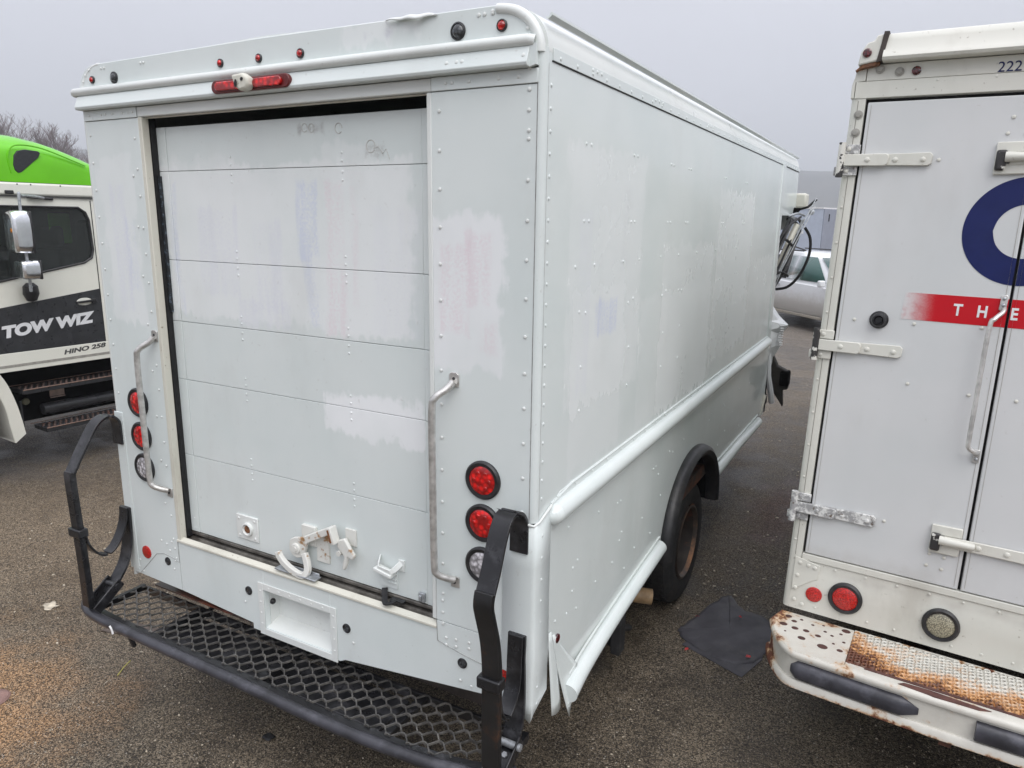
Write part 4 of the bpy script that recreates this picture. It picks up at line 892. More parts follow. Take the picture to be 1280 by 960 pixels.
# ============================================================ PARCEL VAN (right)
Xr = Vector((.99854095, -.05163853, -.01579322)); Yr = Vector((.05029979, .99585015, -.07584467)); Zr = Vector((.01964418, .07493961, .99699456))
Or = Vector((.70085776, 1.13214599, .7584341))
rv = thing('parcel_van', 'older cream white parcel van with blue letter, red stripe and rusty step bumper', 'van',
           Matrix(((Xr.x, Yr.x, Zr.x, Or.x), (Xr.y, Yr.y, Zr.y, Or.y), (Xr.z, Yr.z, Zr.z, Or.z), (0, 0, 0, 1))))
def parcel_van():
    RW = 2.50
    prf = [(0.0, .03), (.004, .012), (.014, .002), (.03, -.001), (.056, -.001), (.056, .05), (0.0, .05)]
    g = G(); g.ext(prf, 'z', .0, 2.20); g.build('corner_post', M['rvf'], rv, angle=50)
    g = G(); g.ext([(RW-x, y) for x, y in prf], 'z', .0, 2.20); g.build('corner_post', M['rvf'], rv, angle=50)
    g = G(); g.box(.028, .0295, -.0018, .0, .25, 2.19); g.build('post_seam', simple('dirty seam', (.12, .10, .08), .8), rv)
    # dark gap behind the doors
    g = G(); g.box(.05, 2.45, .03, .045, .23, 2.24); g.build('door_surround', M['seal'], rv)
    xs = [(.066, .651), (.661, 1.246), (1.256, 1.841), (1.851, 2.436)]
    for i, (a, b_) in enumerate(xs):
        g = G(); g.box(a, b_, .0, .035, .268, 2.182); d = g.build('rear_door', M['rv'], rv, bevel=.004)
        g = G()
        for x in (a+.0125, b_-.014): g.box(x, x+.0015, -.0012, .0, .28, 2.17)
        g.build('edge_bead', simple('dirty edge line', (.34, .32, .29), .8) if i == 0 else bpy.data.materials['dirty edge line'], d)
    # header
    g = G(); g.box(.012, 2.49, -.004, .03, 2.198, 2.262); g.build('header_rail', M['rvf'], rv, bevel=.002)
    g = G(); g.ext([(-.002, 2.20), (.010, 2.20), (.010, 2.262), (.045, 2.265), (.045, 2.325), (.012, 2.315), (-.003, 2.25)], 'y', -.002, .03); g.build('header_corner', M['rvf'], rv, bevel=.002)
    g = G(); g.box(.047, 2.45, .0, .03, 2.264, 2.325); g.build('number_strip', M['rvf'], rv, bevel=.002)
    cap = [(.03, 2.328), (-.052, 2.328), (-.058, 2.338), (-.052, 2.352), (-.036, 2.372), (-.03, 2.405), (-.02, 2.428), (.0, 2.438), (.03, 2.44)]
    g = G(); g.ext(cap, 'x', .10, 2.40); g.build('roof_cap', M['rvf'], rv, angle=40)
    g = G(); g.ext([(.012, 2.318), (.092, 2.332), (.094, 2.43), (.07, 2.428), (.062, 2.408), (.038, 2.402), (.018, 2.368)], 'y', -.035, .03); g.build('corner_cap', M['rvf'], rv, bevel=.006)
    g = G(); g.ext([(.078, 2.325), (.10, 2.33), (.112, 2.437), (.094, 2.438), (.088, 2.39)], 'y', -.039, .0); g.build('cap_gap', M['frame'], rv, label='dark gap in the roof corner')
    g = G(); g.ext([(.006, 2.30), (.03, 2.322), (.09, 2.33), (.09, 2.318), (.03, 2.308)], 'y', -.03, .01); g.build('cap_gap', M['rust'], rv)
    for x, z, y in ((.042, 2.362, -.035), (.222, 2.292, .0)):
        G().lathe((x, y, z), (0, -1, 0), [(.0165, 0), (.0165, .005), (.010, .008)], 18).build('marker_lamp', M['dred'], rv)
    for x, z in ((.093, 2.306), (.163, 2.292), (.036, 2.135), (.034, 2.065)):
        g = G(); g.lathe((x, -.001, z), (0, -1, 0), [(.017, 0), (.017, .003), (.011, .004), (.010, .009), (.004, .010)], 14); g.build('bolt', simple('painted bolt', (.33, .32, .29), .6) if 'painted bolt' not in bpy.data.materials else bpy.data.materials['painted bolt'], rv)
    text('222', 'fleet_number', M['navy'], rv, (.487, -.0012, 2.267), (1, 0, 0), (0, 0, 1), .052, .0008, space=1.0)
    # hinges
    for k, zc in enumerate((1.958, 1.20, .478)):
        h = bpy.data.objects.new('hinge', None); COL.objects.link(h); h.parent = rv
        ml = M['oldhinge'] if k == 2 else M['rvf']
        for bb in ((-.028, .060, -.012, -.001, zc-.062, zc-.027), (-.020, .062, -.012, -.001, zc+.022, zc+.06)):
            g = G(); g.box(*bb); g.build('bracket', M['oldhinge'] if k != 1 else ml, h, bevel=.003)
        g = G(); g.tube([(-.004, -.022, zc-.07), (-.004, -.022, zc+.066)], .014, 12); g.build('pin', M['chip'] if k < 2 else M['oldhinge'], h)
        g = G(); g.ext([(.004, zc-.026), (.16, zc-.027), (.17, zc-.018), (.172, zc+.012), (.162, zc+.021), (.004, zc+.020)], 'y', -.026, -.016); g.build('knuckle_strap', ml, h, bevel=.003)
        g = G(); g.ext([(.05, zc-.022), (.31, zc-.026), (.322, zc-.018), (.324, zc+.014), (.314, zc+.024), (.05, zc+.018)], 'y', -.0155, -.001); g.build('strap', ml, h, bevel=.002)
        g = G()
        for x, y in ((.095, -.026), (.195, -.0155), (.292, -.0155)): g.rivet((x, y, zc-.003), (0, -1, 0), .012, .008)
        for x, z in ((.02, zc+.042), (.02, zc-.045)): g.rivet((x, -.012, z), (0, -1, 0), .011, .006)
        g.build('rivets', ml, h, kind='stuff')
    # folding-door hinges on the second leaf
    for k, zc in enumerate((1.955, .462)):
        h = bpy.data.objects.new('folding_hinge', None); COL.objects.link(h); h.parent = rv
        g = G(); g.ext([(.528, zc-.058), (.632, zc-.056), (.636, zc-.02), (.55, zc-.018), (.55, zc+.02), (.636, zc+.022), (.636, zc+.062), (.528, zc+.06)], 'y', -.014, -.001); g.build('bracket', M['rvf'], h, bevel=.004)
        g = G(); g.box(.53, .565, -.030, -.014, zc-.045, zc+.03); g.build('knuckle', M['chip'], h, bevel=.008)
        g = G(); g.tube([(.56, -.026, zc+.004), (.60, -.030, zc+.004), (.68, -.022, zc+.002)], .019, 12, .014); g.build('rolled_arm', M['rvf'], h)
        g = G(); g.ext([(.575, zc-.024), (.76, zc-.022), (1.05, zc-.028), (1.06, zc), (1.05, zc+.024), (.72, zc+.022), (.575, zc+.020)], 'y', -.018, -.008); g.build('strap', M['rvf'], h, bevel=.003)
        g = G()
        for x in (.695, .79, 1.0): g.rivet((x, -.018, zc), (0, -1, 0), .013, .008)
        g.build('rivets', M['rvf'], h, kind='stuff')
    G().lathe((.222, .0, 1.322), (0, -1, 0), [(.034, 0), (.036, .006), (.030, .012), (.024, .028), (.018, .03), (.012, .018)], 22).build('lock_bung', M['black'], rv)
    # door pull rod
    p = smooth_path([(.640, -.006, 1.405), (.636, -.022, 1.39), (.615, -.045, 1.365), (.602, -.05, 1.33), (.600, -.05, 1.1), (.600, -.05, .90), (.603, -.048, .862), (.625, -.035, .845), (.638, -.006, .835)], 5)
    g = G(); g.tube(p, .0085, 10); h = g.build('door_pull', M['steel'], rv)
    g = G(); g.ext([(.622, 1.40), (.645, 1.385), (.648, 1.45), (.64, 1.458), (.625, 1.45)], 'y', -.010, -.001); g.build('mounting_pad', M['steel'], h, bevel=.002); g = G(); g.ext([(.622, .80), (.645, .80), (.646, .852), (.622, .852)], 'y', -.009, -.001); g.build('mounting_pad', M['steel'], h, bevel=.002)
    g = G()
    for z in (1.442, 1.418, .84, .815): g.rivet((.635, -.010, z), (0, -1, 0), .008, .007)
    g.build('bolts', M['galv'], h, kind='stuff')
    # livery: blue letter C, red stripe, THE
    cx, cz, ro, ri = .662, 1.692, .200, .099
    for xa, xb, xn in ((cx-ro+1e-5, .651, 60), (.661, cx+ro*math.cos(R(40)), 50)):
        g = G(); prev = None
        for i in range(xn+1):
            u = i/xn; x = xa+(xb-xa)*(1-math.cos(u*PI/2) if xa < .5 else u)
            zo = math.sqrt(max(0, ro*ro-(x-cx)**2)); zi = math.sqrt(max(0, ri*ri-(x-cx)**2))
            if x > cx: zi = max(zi, (x-cx)*math.tan(R(40)))
            cur = [(x, -.0012, cz+zi), (x, -.0012, cz+zo), (x, -.0012, cz-zo), (x, -.0012, cz-zi)]
            if prev: g.add(prev+cur, [(0, 4, 5, 1), (2, 6, 7, 3)])
            prev = cur
        g.build('blue_letter', M['navy'], rv, smooth=False)
    for a, b_ in ((.297, .651), (.661, 1.246), (1.256, 1.841), (1.851, 2.2)):
        g = G(); g.ext([(a-.0 if a > .3 else a, 1.334), (b_, 1.334), (b_, 1.441), (a+(.006 if a < .3 else 0), 1.441)], 'y', -.0012, .001); g.build('red_stripe', M['stripe'], rv)
    for ch, x in (('T', .478), ('H', .556), ('E', .664), ('C', .75), ('O', .84)):
        if ch in 'THE': text(ch, 'stripe_letter', M['letter'], rv, (x-.002, -.0016, 1.366), (1, 0, 0), (0, 0, 1), .062, .0006, off=.0018, sx=.8 if ch != 'T' else .8)
    # lower skirt
    g = G(); g.box(.058, 2.44, -.006, .03, .236, .264); g.build('threshold_strip', M['rvf'], rv, bevel=.002)
    skirt = [(.03, .0), (-.001, .0), (-.003, .10), (-.007, .145), (-.001, .18), (.0, .234), (.03, .234)]
    g = G(); g.ext(skirt, 'x', .030, 2.47); g.build('skirt', M['rvf'], rv, angle=25)
    g = G(); g.ext([(.032, .085), (.125, .155), (.135, .16), (.138, .225), (.032, .245)], 'y', -.009, -.003); g.build('gusset', M['rvf'], rv, bevel=.002)
    G().lathe((.128, -.004, .088), (0, -1, 0), [(.034, 0), (.034, .004), (.030, .006)], 28).build('reflector', M['redflat'], rv)
    for x, z, m_, nm in ((.254, .110, 'redflat', 'tail_lamp'), (.616, .107, 'amberclear', 'reversing_lamp'), (1.88, .107, 'amberclear', 'reversing_lamp'), (2.24, .11, 'redflat', 'tail_lamp')):
        e = bpy.data.objects.new(nm, None); COL.objects.link(e); e.parent = rv
        G().lathe((x, -.002, z), (0, -1, 0), [(.069, 0), (.069, .012), (.062, .02), (.052, .018), (.050, .010)], 36, cap1=False).build('grommet', M['rubber'], e)
        G().lathe((x, -.002, z), (0, -1, 0), [(.051, .0), (.051, .014), (.044, .018), (.02, .021), (.004, .0215)], 32).build('lens', M[m_], e)
    rnd = random.Random(3); g = G()
    for x, z in ((.055, .22), (.05, .16), (.048, .10), (.05, .045), (.085, .03), (.09, .215), (.118, .21)): g.rivet((x, -.009, z), (0, -1, 0), .011, .006)
    for x in [.2+.12*k for k in range(18)]: g.rivet((x, -.006, .222+.002*rnd.random()), (0, -1, 0), .007, .004)
    for x in [.14+.105*k for k in range(20)]: g.rivet((x, -.002, .028), (0, -1, 0), .007, .004)
    for x, z in ((.345, 1.955), (.13, 1.315), (.35, 1.318), (.58, 1.325), (.565, 2.105), (.617, 2.105), (.555, 2.047), (.612, 2.047), (.355, .487), (.535, .393), (.587, .388), (.53, .342), (.585, .338), (.73, 1.06), (.575, 1.06), (.36, 1.075), (1.2, 1.2), (.9, .6)): g.rivet((x, -.001, z), (0, -1, 0), .0085 if z > .4 or x > .52 else .007, .005)
    for z in [.32+.145*k for k in range(13)]: g.rivet((.020, -.001, z), (0, -1, 0), .0065, .004)
    for x in [.3+.19*k for k in range(11)]: g.rivet((x, -.004, 2.252), (0, -1, 0), .006, .003)
    g.build('rivets', M['rvf'], rv, kind='stuff')
    # body behind
    g = G(); g.box(.0, .02, .05, 6.0, .0, 2.30); g.build('side_panel', M['rvf'], rv); g = G(); g.box(2.48, 2.50, .05, 6.0, .0, 2.30); g.build('side_panel', M['rvf'], rv)
    g = G(); g.ext([(0, 2.30), (.03, 2.37), (.1, 2.41), (2.4, 2.41), (2.47, 2.37), (2.5, 2.30)], 'y', .032, 6.0); g.build('roof', M['rvf'], rv)
    g = G(); g.box(.02, 2.48, .05, 6.0, .0, .1); g.box(.02, 2.48, 5.9, 6.1, .0, 2.3); g.build('underbody', M['frame'], rv)
    for x in (.05, 2.22):
        for y in (1.9, 5.2):
            e = bpy.data.objects.new('wheel', None); COL.objects.link(e); e.parent = rv
            zw = -.30-(y*-.0757*-1)*0-.0+y*.0758
            zw = -.724+.40+.0757*y-.0
            G().lathe((x+.23 if x < 1 else x, y, zw), (-1 if x < 1 else 1, 0, 0), [(.24, .23), (.27, .235), (.36, .235), (.40, .2), (.40, .03), (.36, 0), (.25, 0)], 36, False, False).build('tyre', M['tyre'], e)
            G().lathe((x+.23 if x < 1 else x, y, zw), (-1 if x < 1 else 1, 0, 0), [(.25, .23), (.23, .12), (.08, .11), (.06, .16)], 24, False, True).build('rim', M['frame'], e)
    # bumper
    bp = bpy.data.objects.new('bumper', None); COL.objects.link(bp); bp.parent = rv
    def fy(x):   # front edge
        if x < .14: u = (x+.015)/.155; return -.12-.25*math.sin(max(0, min(1, u))*PI/2)**.8
        return -.37-.018*math.sin(min(1, (x-.14)/1.1)*PI)
    xs_ = [-.015, -.010, .0, .015, .035, .06, .09, .13, .2, .31, .5, .75, 1.0, 1.25]
    top = [(x, fy(x)) for x in xs_]; top += [(RW-x, y) for x, y in reversed(top[:-1])]
    ed = [(.012, -.012)]+top+[(RW-.012, -.012)]
    # deck plates left and right, centre tread
    g = G(); dl = [(.006, -.012)]+[(x, fy(x)) for x in xs_[:10]]+[(.31, -.012)]; g.ext(dl, 'z', -.028, -.02); g.build('deck_plate', M['bump'], bp, bevel=.002)
    g = G(); g.ext([(RW-x, y) for x, y in dl], 'z', -.028, -.02); g.build('deck_plate', M['bump'], bp, bevel=.002)
    g = G(); g.box(.312, 2.188, -.375, -.325, -.030, -.021); g.box(.312, 2.188, -.018, -.008, -.030, -.0195); g.build('deck_frame', M['bump'], bp)
    g = G(); g.box(.312, 2.188, -.325, -.018, -.045, -.040); g.build('tread_pan', M['frame'], bp)
    g = G(); g.box(.38, 2.1, -.338, -.322, -.0208, -.018); g.ext([(.50, -.372), (.62, -.386), (.76, -.382), (.80, -.36), (.60, -.345), (.52, -.35)], 'z', -.0212, -.018); g.build('rust_gash', simple('dark rust', (.085, .035, .028), .8, 0, .3, .002, 20), bp, label='dark rusted gash along the step edge')
    g = G(); px_ = .0262; py_ = .0282
    for i in range(int(1.87/px_)):
        for j in range(11):
            cx_ = .324+i*px_; cy_ = -.030-j*py_-(py_/2 if i % 2 else 0)
            if cy_ < -.322: continue
            def rg(rx, ry, z, o=0): return [(cx_+rx*math.cos(2*PI*q/8+o), cy_+ry*math.sin(2*PI*q/8+o), z) for q in range(8)]
            hj = .003*math.sin(i*12.9+j*7.1)
            g.add(rg(.0172, .0192, -.027)+rg(.0108, .0124, -.0168+hj)+rg(.0064, .0086, -.0185+hj)+rg(.0058, .0078, -.034), [(k*8+q, k*8+(q+1) % 8, (k+1)*8+(q+1) % 8, (k+1)*8+q) for k in range(3) for q in range(8)])
    g.build('tread', M['treadm'], bp, kind='stuff', smooth=False)
    g = G()
    holes = [(.075, -.095, .010), (.09, -.16, .012), (.06, -.215, .004), (.135, -.155, .011), (.13, -.235, .013), (.185, -.17, .010), (.215, -.255, .017), (.205, -.11, .006), (.15, -.08, .006), (.10, -.06, .006), (.235, -.13, .006), (.25, -.20, .005), (.28, -.245, .010), (.265, -.09, .006), (.04, -.15, .014), (.045, -.06, .012), (.28, -.045, .015), (.19, -.055, .005), (.285, -.16, .006)]
    for x, y, r in holes: g.lathe((x, y, -.0200), (0, 0, 1), [(r*1.25, .0), (r, .0016), (r*.5, .0018)], 10)
    g.build('deck_holes', simple('rust rimmed holes', (.07, .03, .025), .85), bp, kind='stuff')
    # front skirt of the bumper: lip, recessed channel, lower lip
    def band(name, prof, m_, x0=-.02, x1=2.52, par=bp, bevel=0, lab=None, taper=False):
        pth = []
        allx = [-.015]+[ -.012+.012*k for k in range(1, 14)]+[.16+.06*k for k in range(20)]
        allx += [RW-x for x in reversed(allx[:-1])]
        pth = [(x, fy(x if x < 1.25 else RW-x)) for x in allx if x0 <= x <= x1]
        vs = []; k = len(prof)
        for i, (x, y) in enumerate(pth):
            a = pth[max(i-1, 0)]; b2 = pth[min(i+1, len(pth)-1)]; T = Vector((b2[0]-a[0], b2[1]-a[1])).normalized(); N = Vector((T.y, -T.x))
            e_ = min(1, max(0, (x-x0)/.03))*min(1, max(0, (x1-x)/.012)) if taper else 1
            for (o, z) in prof: vs.append((x+N.x*o*e_, y+N.y*o*e_, -.095+(z+.095)*(.35+.65*e_)))
        g = G(); g.add(vs, [(i*k+q, i*k+(q+1) % k, (i+1)*k+(q+1) % k, (i+1)*k+q) for i in range(len(pth)-1) for q in range(k)]+[tuple(range(k)), tuple(reversed([(len(pth)-1)*k+q for q in range(k)]))])
        return g.build(name, m_, par, angle=45, label=lab)
    band('upper_lip', [(-.03, -.021), (-.004, -.020), (.006, -.026), (.009, -.036), (.006, -.046), (-.03, -.046)], M['bump'])
    band('face', [(-.03, -.046), (-.006, -.046), (-.006, -.165), (-.03, -.165)], M['bump'])
    band('lower_lip', [(-.03, -.138), (.002, -.138), (.010, -.146), (.010, -.172), (-.004, -.180), (-.03, -.176)], M['bump'])
    band('rubber_pad', [(-.006, -.058), (.006, -.059), (.018, -.068), (.024, -.085), (.022, -.112), (.012, -.128), (-.006, -.131)], M['pad'], .115, .58, taper=True)
    band('rubber_pad', [(-.006, -.058), (.006, -.059), (.018, -.068), (.024, -.085), (.022, -.112), (.012, -.128), (-.006, -.131)], M['pad'], .73, 1.75, taper=True)
    band('rubber_pad', [(-.006, -.058), (.006, -.059), (.018, -.068), (.024, -.085), (.022, -.112), (.012, -.128), (-.006, -.131)], M['pad'], 1.92, 2.38, taper=True)
    for bb in ((.5, .6, -.3, .4, -.16, -.06), (1.9, 2.0, -.3, .4, -.16, -.06), (.66, .70, -.36, -.3, -.21, -.1)):
        g = G(); g.box(*bb); g.build('bumper_bracket', M['frame'], bp)
parcel_van()

# ============================================================ TOW TRUCK (left)
dt = Vector((.07979717, .99681112, 0)); nt = Vector((dt.y, -dt.x, 0)); ot = Vector((-5.99, 1.65, 0))
tk = thing('tow_truck', 'cream white tow truck cab with lime green roof fairing and chrome mirror', 'truck', Matrix(((nt.x, dt.x, 0, ot.x), (nt.y, dt.y, 0, ot.y), (0, 0, 1, 0), (0, 0, 0, 1))))
def tow_truck():
    # side shell with window opening; x = outward, y = along truck (rear +), z up
    WT = 2.3
    win = [(-.84, 1.83), (-.30, 1.862), (.44, 2.0), (.515, 2.045), (.535, 2.12), (.525, 2.40), (.50, 2.47), (.44, 2.513), (-.62, 2.515)]
    out = [(-.96, 1.22), (-.96, 1.80), (-.74, 2.60), (1.0, 2.60), (1.0, 1.22)]
    def ring(g, x0, x1, wn, ou):
        # wall polygon with a hole: bridge from hole to outline with quads/triangles by angular matching
        c = (0.05, 2.1); k = 48; vs = []
        def hit(poly, a):
            dx, dz = math.cos(a), math.sin(a); best = None
            for i in range(len(poly)):
                p, q = poly[i], poly[(i+1) % len(poly)]; ex, ez = q[0]-p[0], q[1]-p[1]; den = dx*ez-dz*ex
                if abs(den) < 1e-9: continue
                t_ = ((p[0]-c[0])*ez-(p[1]-c[1])*ex)/den; s_ = ((p[0]-c[0])*dz-(p[1]-c[1])*dx)/den
                if t_ > 0 and -1e-6 <= s_ <= 1+1e-6: best = t_ if best is None else max(best, t_)
            return (c[0]+dx*best, c[1]+dz*best)
        angs = sorted(set([round(math.atan2(p[1]-c[1], p[0]-c[0]), 5) for p in list(wn)+list(ou)]+[round(-PI+2*PI*i/k, 5) for i in range(k)]))
        n = len(angs); I = [hit(wn, a) for a in angs]; O = [hit(ou, a) for a in angs]
        for x in (x0, x1): vs += [(x, p[0], p[1]) for p in I]+[(x, p[0], p[1]) for p in O]
        fs = []
        for i in range(n):
            j = (i+1) % n
            fs += [(i, j, n+j, n+i), (2*n+i, 3*n+i, 3*n+j, 2*n+j), (i, 2*n+i, 2*n+j, j), (n+i, n+j, 3*n+j, 3*n+i)]
        g.add(vs, fs)
    for s, x in ((0, 0), (1, -WT)):
        g = G(); ring(g, x-.03 if s == 0 else x, x if s == 0 else x+.03, win, out); g.build('cab_side', M['truck'], tk, bevel=.002, angle=30)
        g = G()
        g.add([(x-.012 if s == 0 else x+.012, p[0], p[1]) for p in win], [tuple(range(len(win)))]); g.build('side_window', M['glass'], tk)
    g = G(); P = [Vector((.003, p[0], p[1])) for p in win]; g.tube(P+[P[0]], .011, 6); g.build('window_seal', M['rubber'], tk)
    # lower door skin + sill
    g = G(); g.ext([(-.96, 1.05), (1.0, 1.045), (1.0, 1.218), (-.96, 1.218)], 'x', -.03, .004); g.build('sill_panel', M['truck'], tk, bevel=.004)
    g = G(); g.box(.004, .0065, -.9, 1.0, 1.088, 1.112); g.build('sill_groove', simple('grey moulding', (.30, .29, .26), .5), tk)
    g = G(); g.box(.0, .002, .555, .563, 1.06, 2.58); g.build('door_gap', M['seal'], tk); g = G(); g.box(.0, .002, -.93, -.924, 1.06, 1.9); g.build('door_gap', M['seal'], tk)
    # roof band and fairing
    g = G(); g.box(-WT, .012, -.74, 1.0, 2.608, 2.722); g.build('roof_band', M['truck'], tk, bevel=.02)
    g = G(); g.box(.0, .016, -.74, 1.0, 2.596, 2.606); g.build('drip_moulding', simple('dark moulding', (.05, .05, .05), .5), tk)
    def prof(t_):
        pts = [(-.9, 2.74), (-.75, 2.90), (-.55, 3.04), (-.35, 3.12), (-.13, 3.158), (.06, 3.164), (.25, 3.13), (.40, 3.085), (.54, 3.028), (.75, 2.93), (.95, 2.83), (1.05, 2.74)]
        for a, b_ in zip(pts, pts[1:]):
            if a[0] <= t_ <= b_[0]: return a[1]+(b_[1]-a[1])*(t_-a[0])/(b_[0]-a[0])
        return 2.73
    def fair(u, v_):
        y = -.9+1.95*u; zt = prof(y); h = zt-2.724
        a = v_*PI; cxx = -WT/2; hw = WT/2
        # superellipse cross-section
        c_, s_ = math.cos(a), math.sin(a); ex = .42
        x = cxx+hw*(abs(c_)**ex)*(1 if c_ > 0 else -1)*(.985 if s_ > .4 else 1); z = 2.724+h*(s_**ex)
        return (x, y, z)
    G().grid(fair, 44, 40).build('roof_fairing', M['green'], tk, angle=60)
    g = G(); vt = [(-.066, 2.87), (-.05, 2.95), (-.015, 2.992), (.04, 3.006), (.15, 3.0), (.166, 2.985), (.145, 2.945), (.06, 2.87), (-.005, 2.812), (-.035, 2.803), (-.058, 2.825)]
    g.ext(vt, 'x', -.03, .006); g.build('fairing_vent', simple('dark vent mesh', (.022, .024, .027), .5, 0, .2, .001, 60), tk, bevel=.004)
    g = G(); rim_ = smooth_path([(.0, -.09, 2.80), (.0, -.10, 2.93), (-.004, -.06, 3.02), (-.01, .03, 3.045), (-.008, .18, 3.03), (-.004, .35, 2.975), (.0, .55, 2.90)], 5); g.tube(rim_, .007, 6); g.build('fairing_crease', M['green'], tk)
    g = G(); g.box(.012, .03, -.17, -.10, 2.618, 2.65); g.build('roof_bracket', M['rubber'], tk, bevel=.006)
    g = G()
    for y in (-.06, .05, .3): g.rivet((.012, y, 2.705), (1, 0, 0), .008, .004)
    g.build('rivets', M['rubber'], tk, kind='stuff')
    # livery stripe and lettering
    g = G(); g.ext([(-.95, 1.50), (-.325, 1.628), (.555, 1.742), (.555, 1.212), (-.95, 1.222)], 'x', .0, .0015); g.build('black_stripe', M['sticker'], tk)
    text('TOW WIZ', 'door_lettering', M['letter'], tk, (.0022, -.34, 1.362), (0, 1, .08), (0, 0, 1), .138, .0006, shear=.12, off=.0085, sx=1.22)
    text('HINO 258', 'door_badge', M['letterd'], tk, (.0035, .155, 1.142), (0, 1, .06), (0, 0, 1), .058, .0006, shear=.2, off=.0028, sx=1.55)
    g = G(); g.ext(arc(.40, 1.628, .075, 0, 360, 20, .036)[:-1], 'x', .0015, .006); g.build('handle_cup', M['truck'], tk, bevel=.002)
    g = G(); g.obox((.022, .40, 1.63), (0, 1, .05), (1, 0, 0), (0, 0, 1), .085, .012, .010); g.box(.006, .03, .46, .50, 1.61, 1.655); g.build('door_handle', M['rubber'], tk, bevel=.005)
    # interior
    g = G(); g.box(-WT+.05, -.05, .80, .84, 1.2, 2.6); g.box(-WT+.05, -.05, -.9, .8, 1.15, 1.2); g.box(-WT+.05, -.05, -.7, 1.0, 2.56, 2.6); g.box(-WT+.1, -.1, -1.0, -.6, 1.2, 1.72); g.build('cab_interior', M['seat'], tk)
    for x in (-.45, -1.85):
        g = G(); g.box(x-.26, x+.26, .32, .46, 1.25, 2.12); g.box(x-.25, x+.25, -.15, .36, 1.22, 1.45); g.box(x-.15, x+.15, .34, .44, 2.14, 2.34); g.build('seat', M['seat'], tk, bevel=.04, seg=3)
    g = G(); g.box(-.46, -.20, .60, .74, 1.9, 2.40); g.build('seat', M['seat'], tk, bevel=.05, seg=3)
    g = G(); g.box(-.40, -.37, .34, .54, 2.17, 2.46); g.build('green_reflection_panel', M['green'], tk, bevel=.02)  # green panel added to imitate a reflection in the side window
    g = G(); g.tube([(-.5+.19*math.cos(R(a)), -.45+.09*math.sin(R(a)), 1.85+.17*math.sin(R(a))) for a in range(0, 361, 15)], .016, 8); g.build('steering_wheel', M['rubber'], tk)
    # rear wall, windscreen, hood
    g = G(); g.box(-WT, 0, .98, 1.0, 1.05, 2.6); g.build('cab_rear', M['truck'], tk)
    g = G(); g.add([(-.08, -.965, 1.80), (-WT+.08, -.965, 1.80), (-WT+.08, -.745, 2.56), (-.08, -.745, 2.56)], [(0, 1, 2, 3)]); g.build('windscreen', M['glass'], tk)
    g = G(); g.ext([(-.96, 1.1), (-.96, 1.80), (-1.3, 1.74), (-2.2, 1.62), (-2.45, 1.45), (-2.5, .8), (-2.3, .75)], 'x', -1.95, -.35); g.build('hood', M['truck'], tk, bevel=.06, seg=3)
    # front fender band
    oc = smooth_path([(-.364, .40), (-.292, .48), (-.300, .60), (-.334, .79), (-.40, 1.0), (-.52, 1.17), (-.72, 1.30), (-1.0, 1.36), (-1.35, 1.34), (-1.65, 1.2), (-1.83, .95), (-1.9, .6)][0:0]+[Vector((0, a, b_)) for a, b_ in ((-.285, .47), (-.30, .60), (-.334, .79), (-.40, 1.0), (-.52, 1.17), (-.72, 1.30), (-1.0, 1.36), (-1.35, 1.34), (-1.65, 1.2), (-1.83, .95), (-1.9, .6))], 4)
    ic = smooth_path([Vector((0, a, b_)) for a, b_ in ((-.375, .40), (-.395, .55), (-.42, .75), (-.49, .95), (-.60, 1.09), (-.78, 1.2), (-1.0, 1.24), (-1.3, 1.22), (-1.55, 1.1), (-1.72, .9), (-1.78, .6))], 4)
    g = G(); n = len(oc); vs = []
    for x in (-.35, .06): vs += [(x, p.y, p.z) for p in oc]
    for x in (-.35, .055): vs += [(x, p.y, p.z) for p in ic]
    g.add(vs, [(i, i+1, n+i+1, n+i) for i in range(n-1)]+[(n+i, n+i+1, 3*n+i+1, 3*n+i) for i in range(n-1)]+[(2*n+i, 2*n+i+1, 3*n+i+1, 3*n+i) for i in range(n-1)]+[(n, 3*n, 2*n, 0)])
    g.build('fender', M['truck'], tk, angle=50, solid=.006)
    for x, y in ((-.02, -1.08), (-1.98, -1.08), (-.02, 4.2), (-1.98, 4.2)):
        e = bpy.data.objects.new('wheel', None); COL.objects.link(e); e.parent = tk
        G().lathe((x, y, .51), (1, 0, 0), [(.30, 0), (.40, .01), (.465, -.02), (.475, -.05), (.475, -.25), (.45, -.28), (.3, -.28)], 40, False, False).build('tyre', M['tyre'], e)
        G().lathe((x, y, .51), (1, 0, 0), [(.31, 0), (.29, -.03), (.27, -.12), (.1, -.14), (.09, -.05)], 30, False, True).build('rim', M['galv'], e)
    # steps, air tank
    g = G(); g.box(-.30, -.28, -.5, 1.2, .50, 1.04); g.box(-1.9, -.3, -.5, 6.5, .70, .95); g.build('chassis', M['dark'], tk)
    for zt, y0, dep, sl in ((.868, -.235, .24, .015), (.47, -.075, .26, .03)):
        e = bpy.data.objects.new('cab_step', None); COL.objects.link(e); e.parent = tk
        g = G(); g.box(-dep, .0, y0, 1.05, zt-.05, zt-.012); g.build('tray', M['sticker'], e, bevel=.004)
        g = G(); g.tube([(.0, y0, zt-.008), (.0, 1.05, zt-.008)], .006, 6); g.tube([(-dep, y0-.03, zt-.0), (-dep, 1.05, zt)], .004, 6); g.build('nosing', simple('worn bare edge', (.20, .13, .10), .5, .3), e)
        g = G(); ny = int((1.05-y0)/.052)
        for i in range(ny):
            for j in range(4):
                g.lathe((-.03-.055*j, y0+.03+.052*i+(.026 if j % 2 else 0), zt-.012), (0, 0, 1), [(.014, 0), (.012, .005), (.007, .005), (.005, .001)], 8)
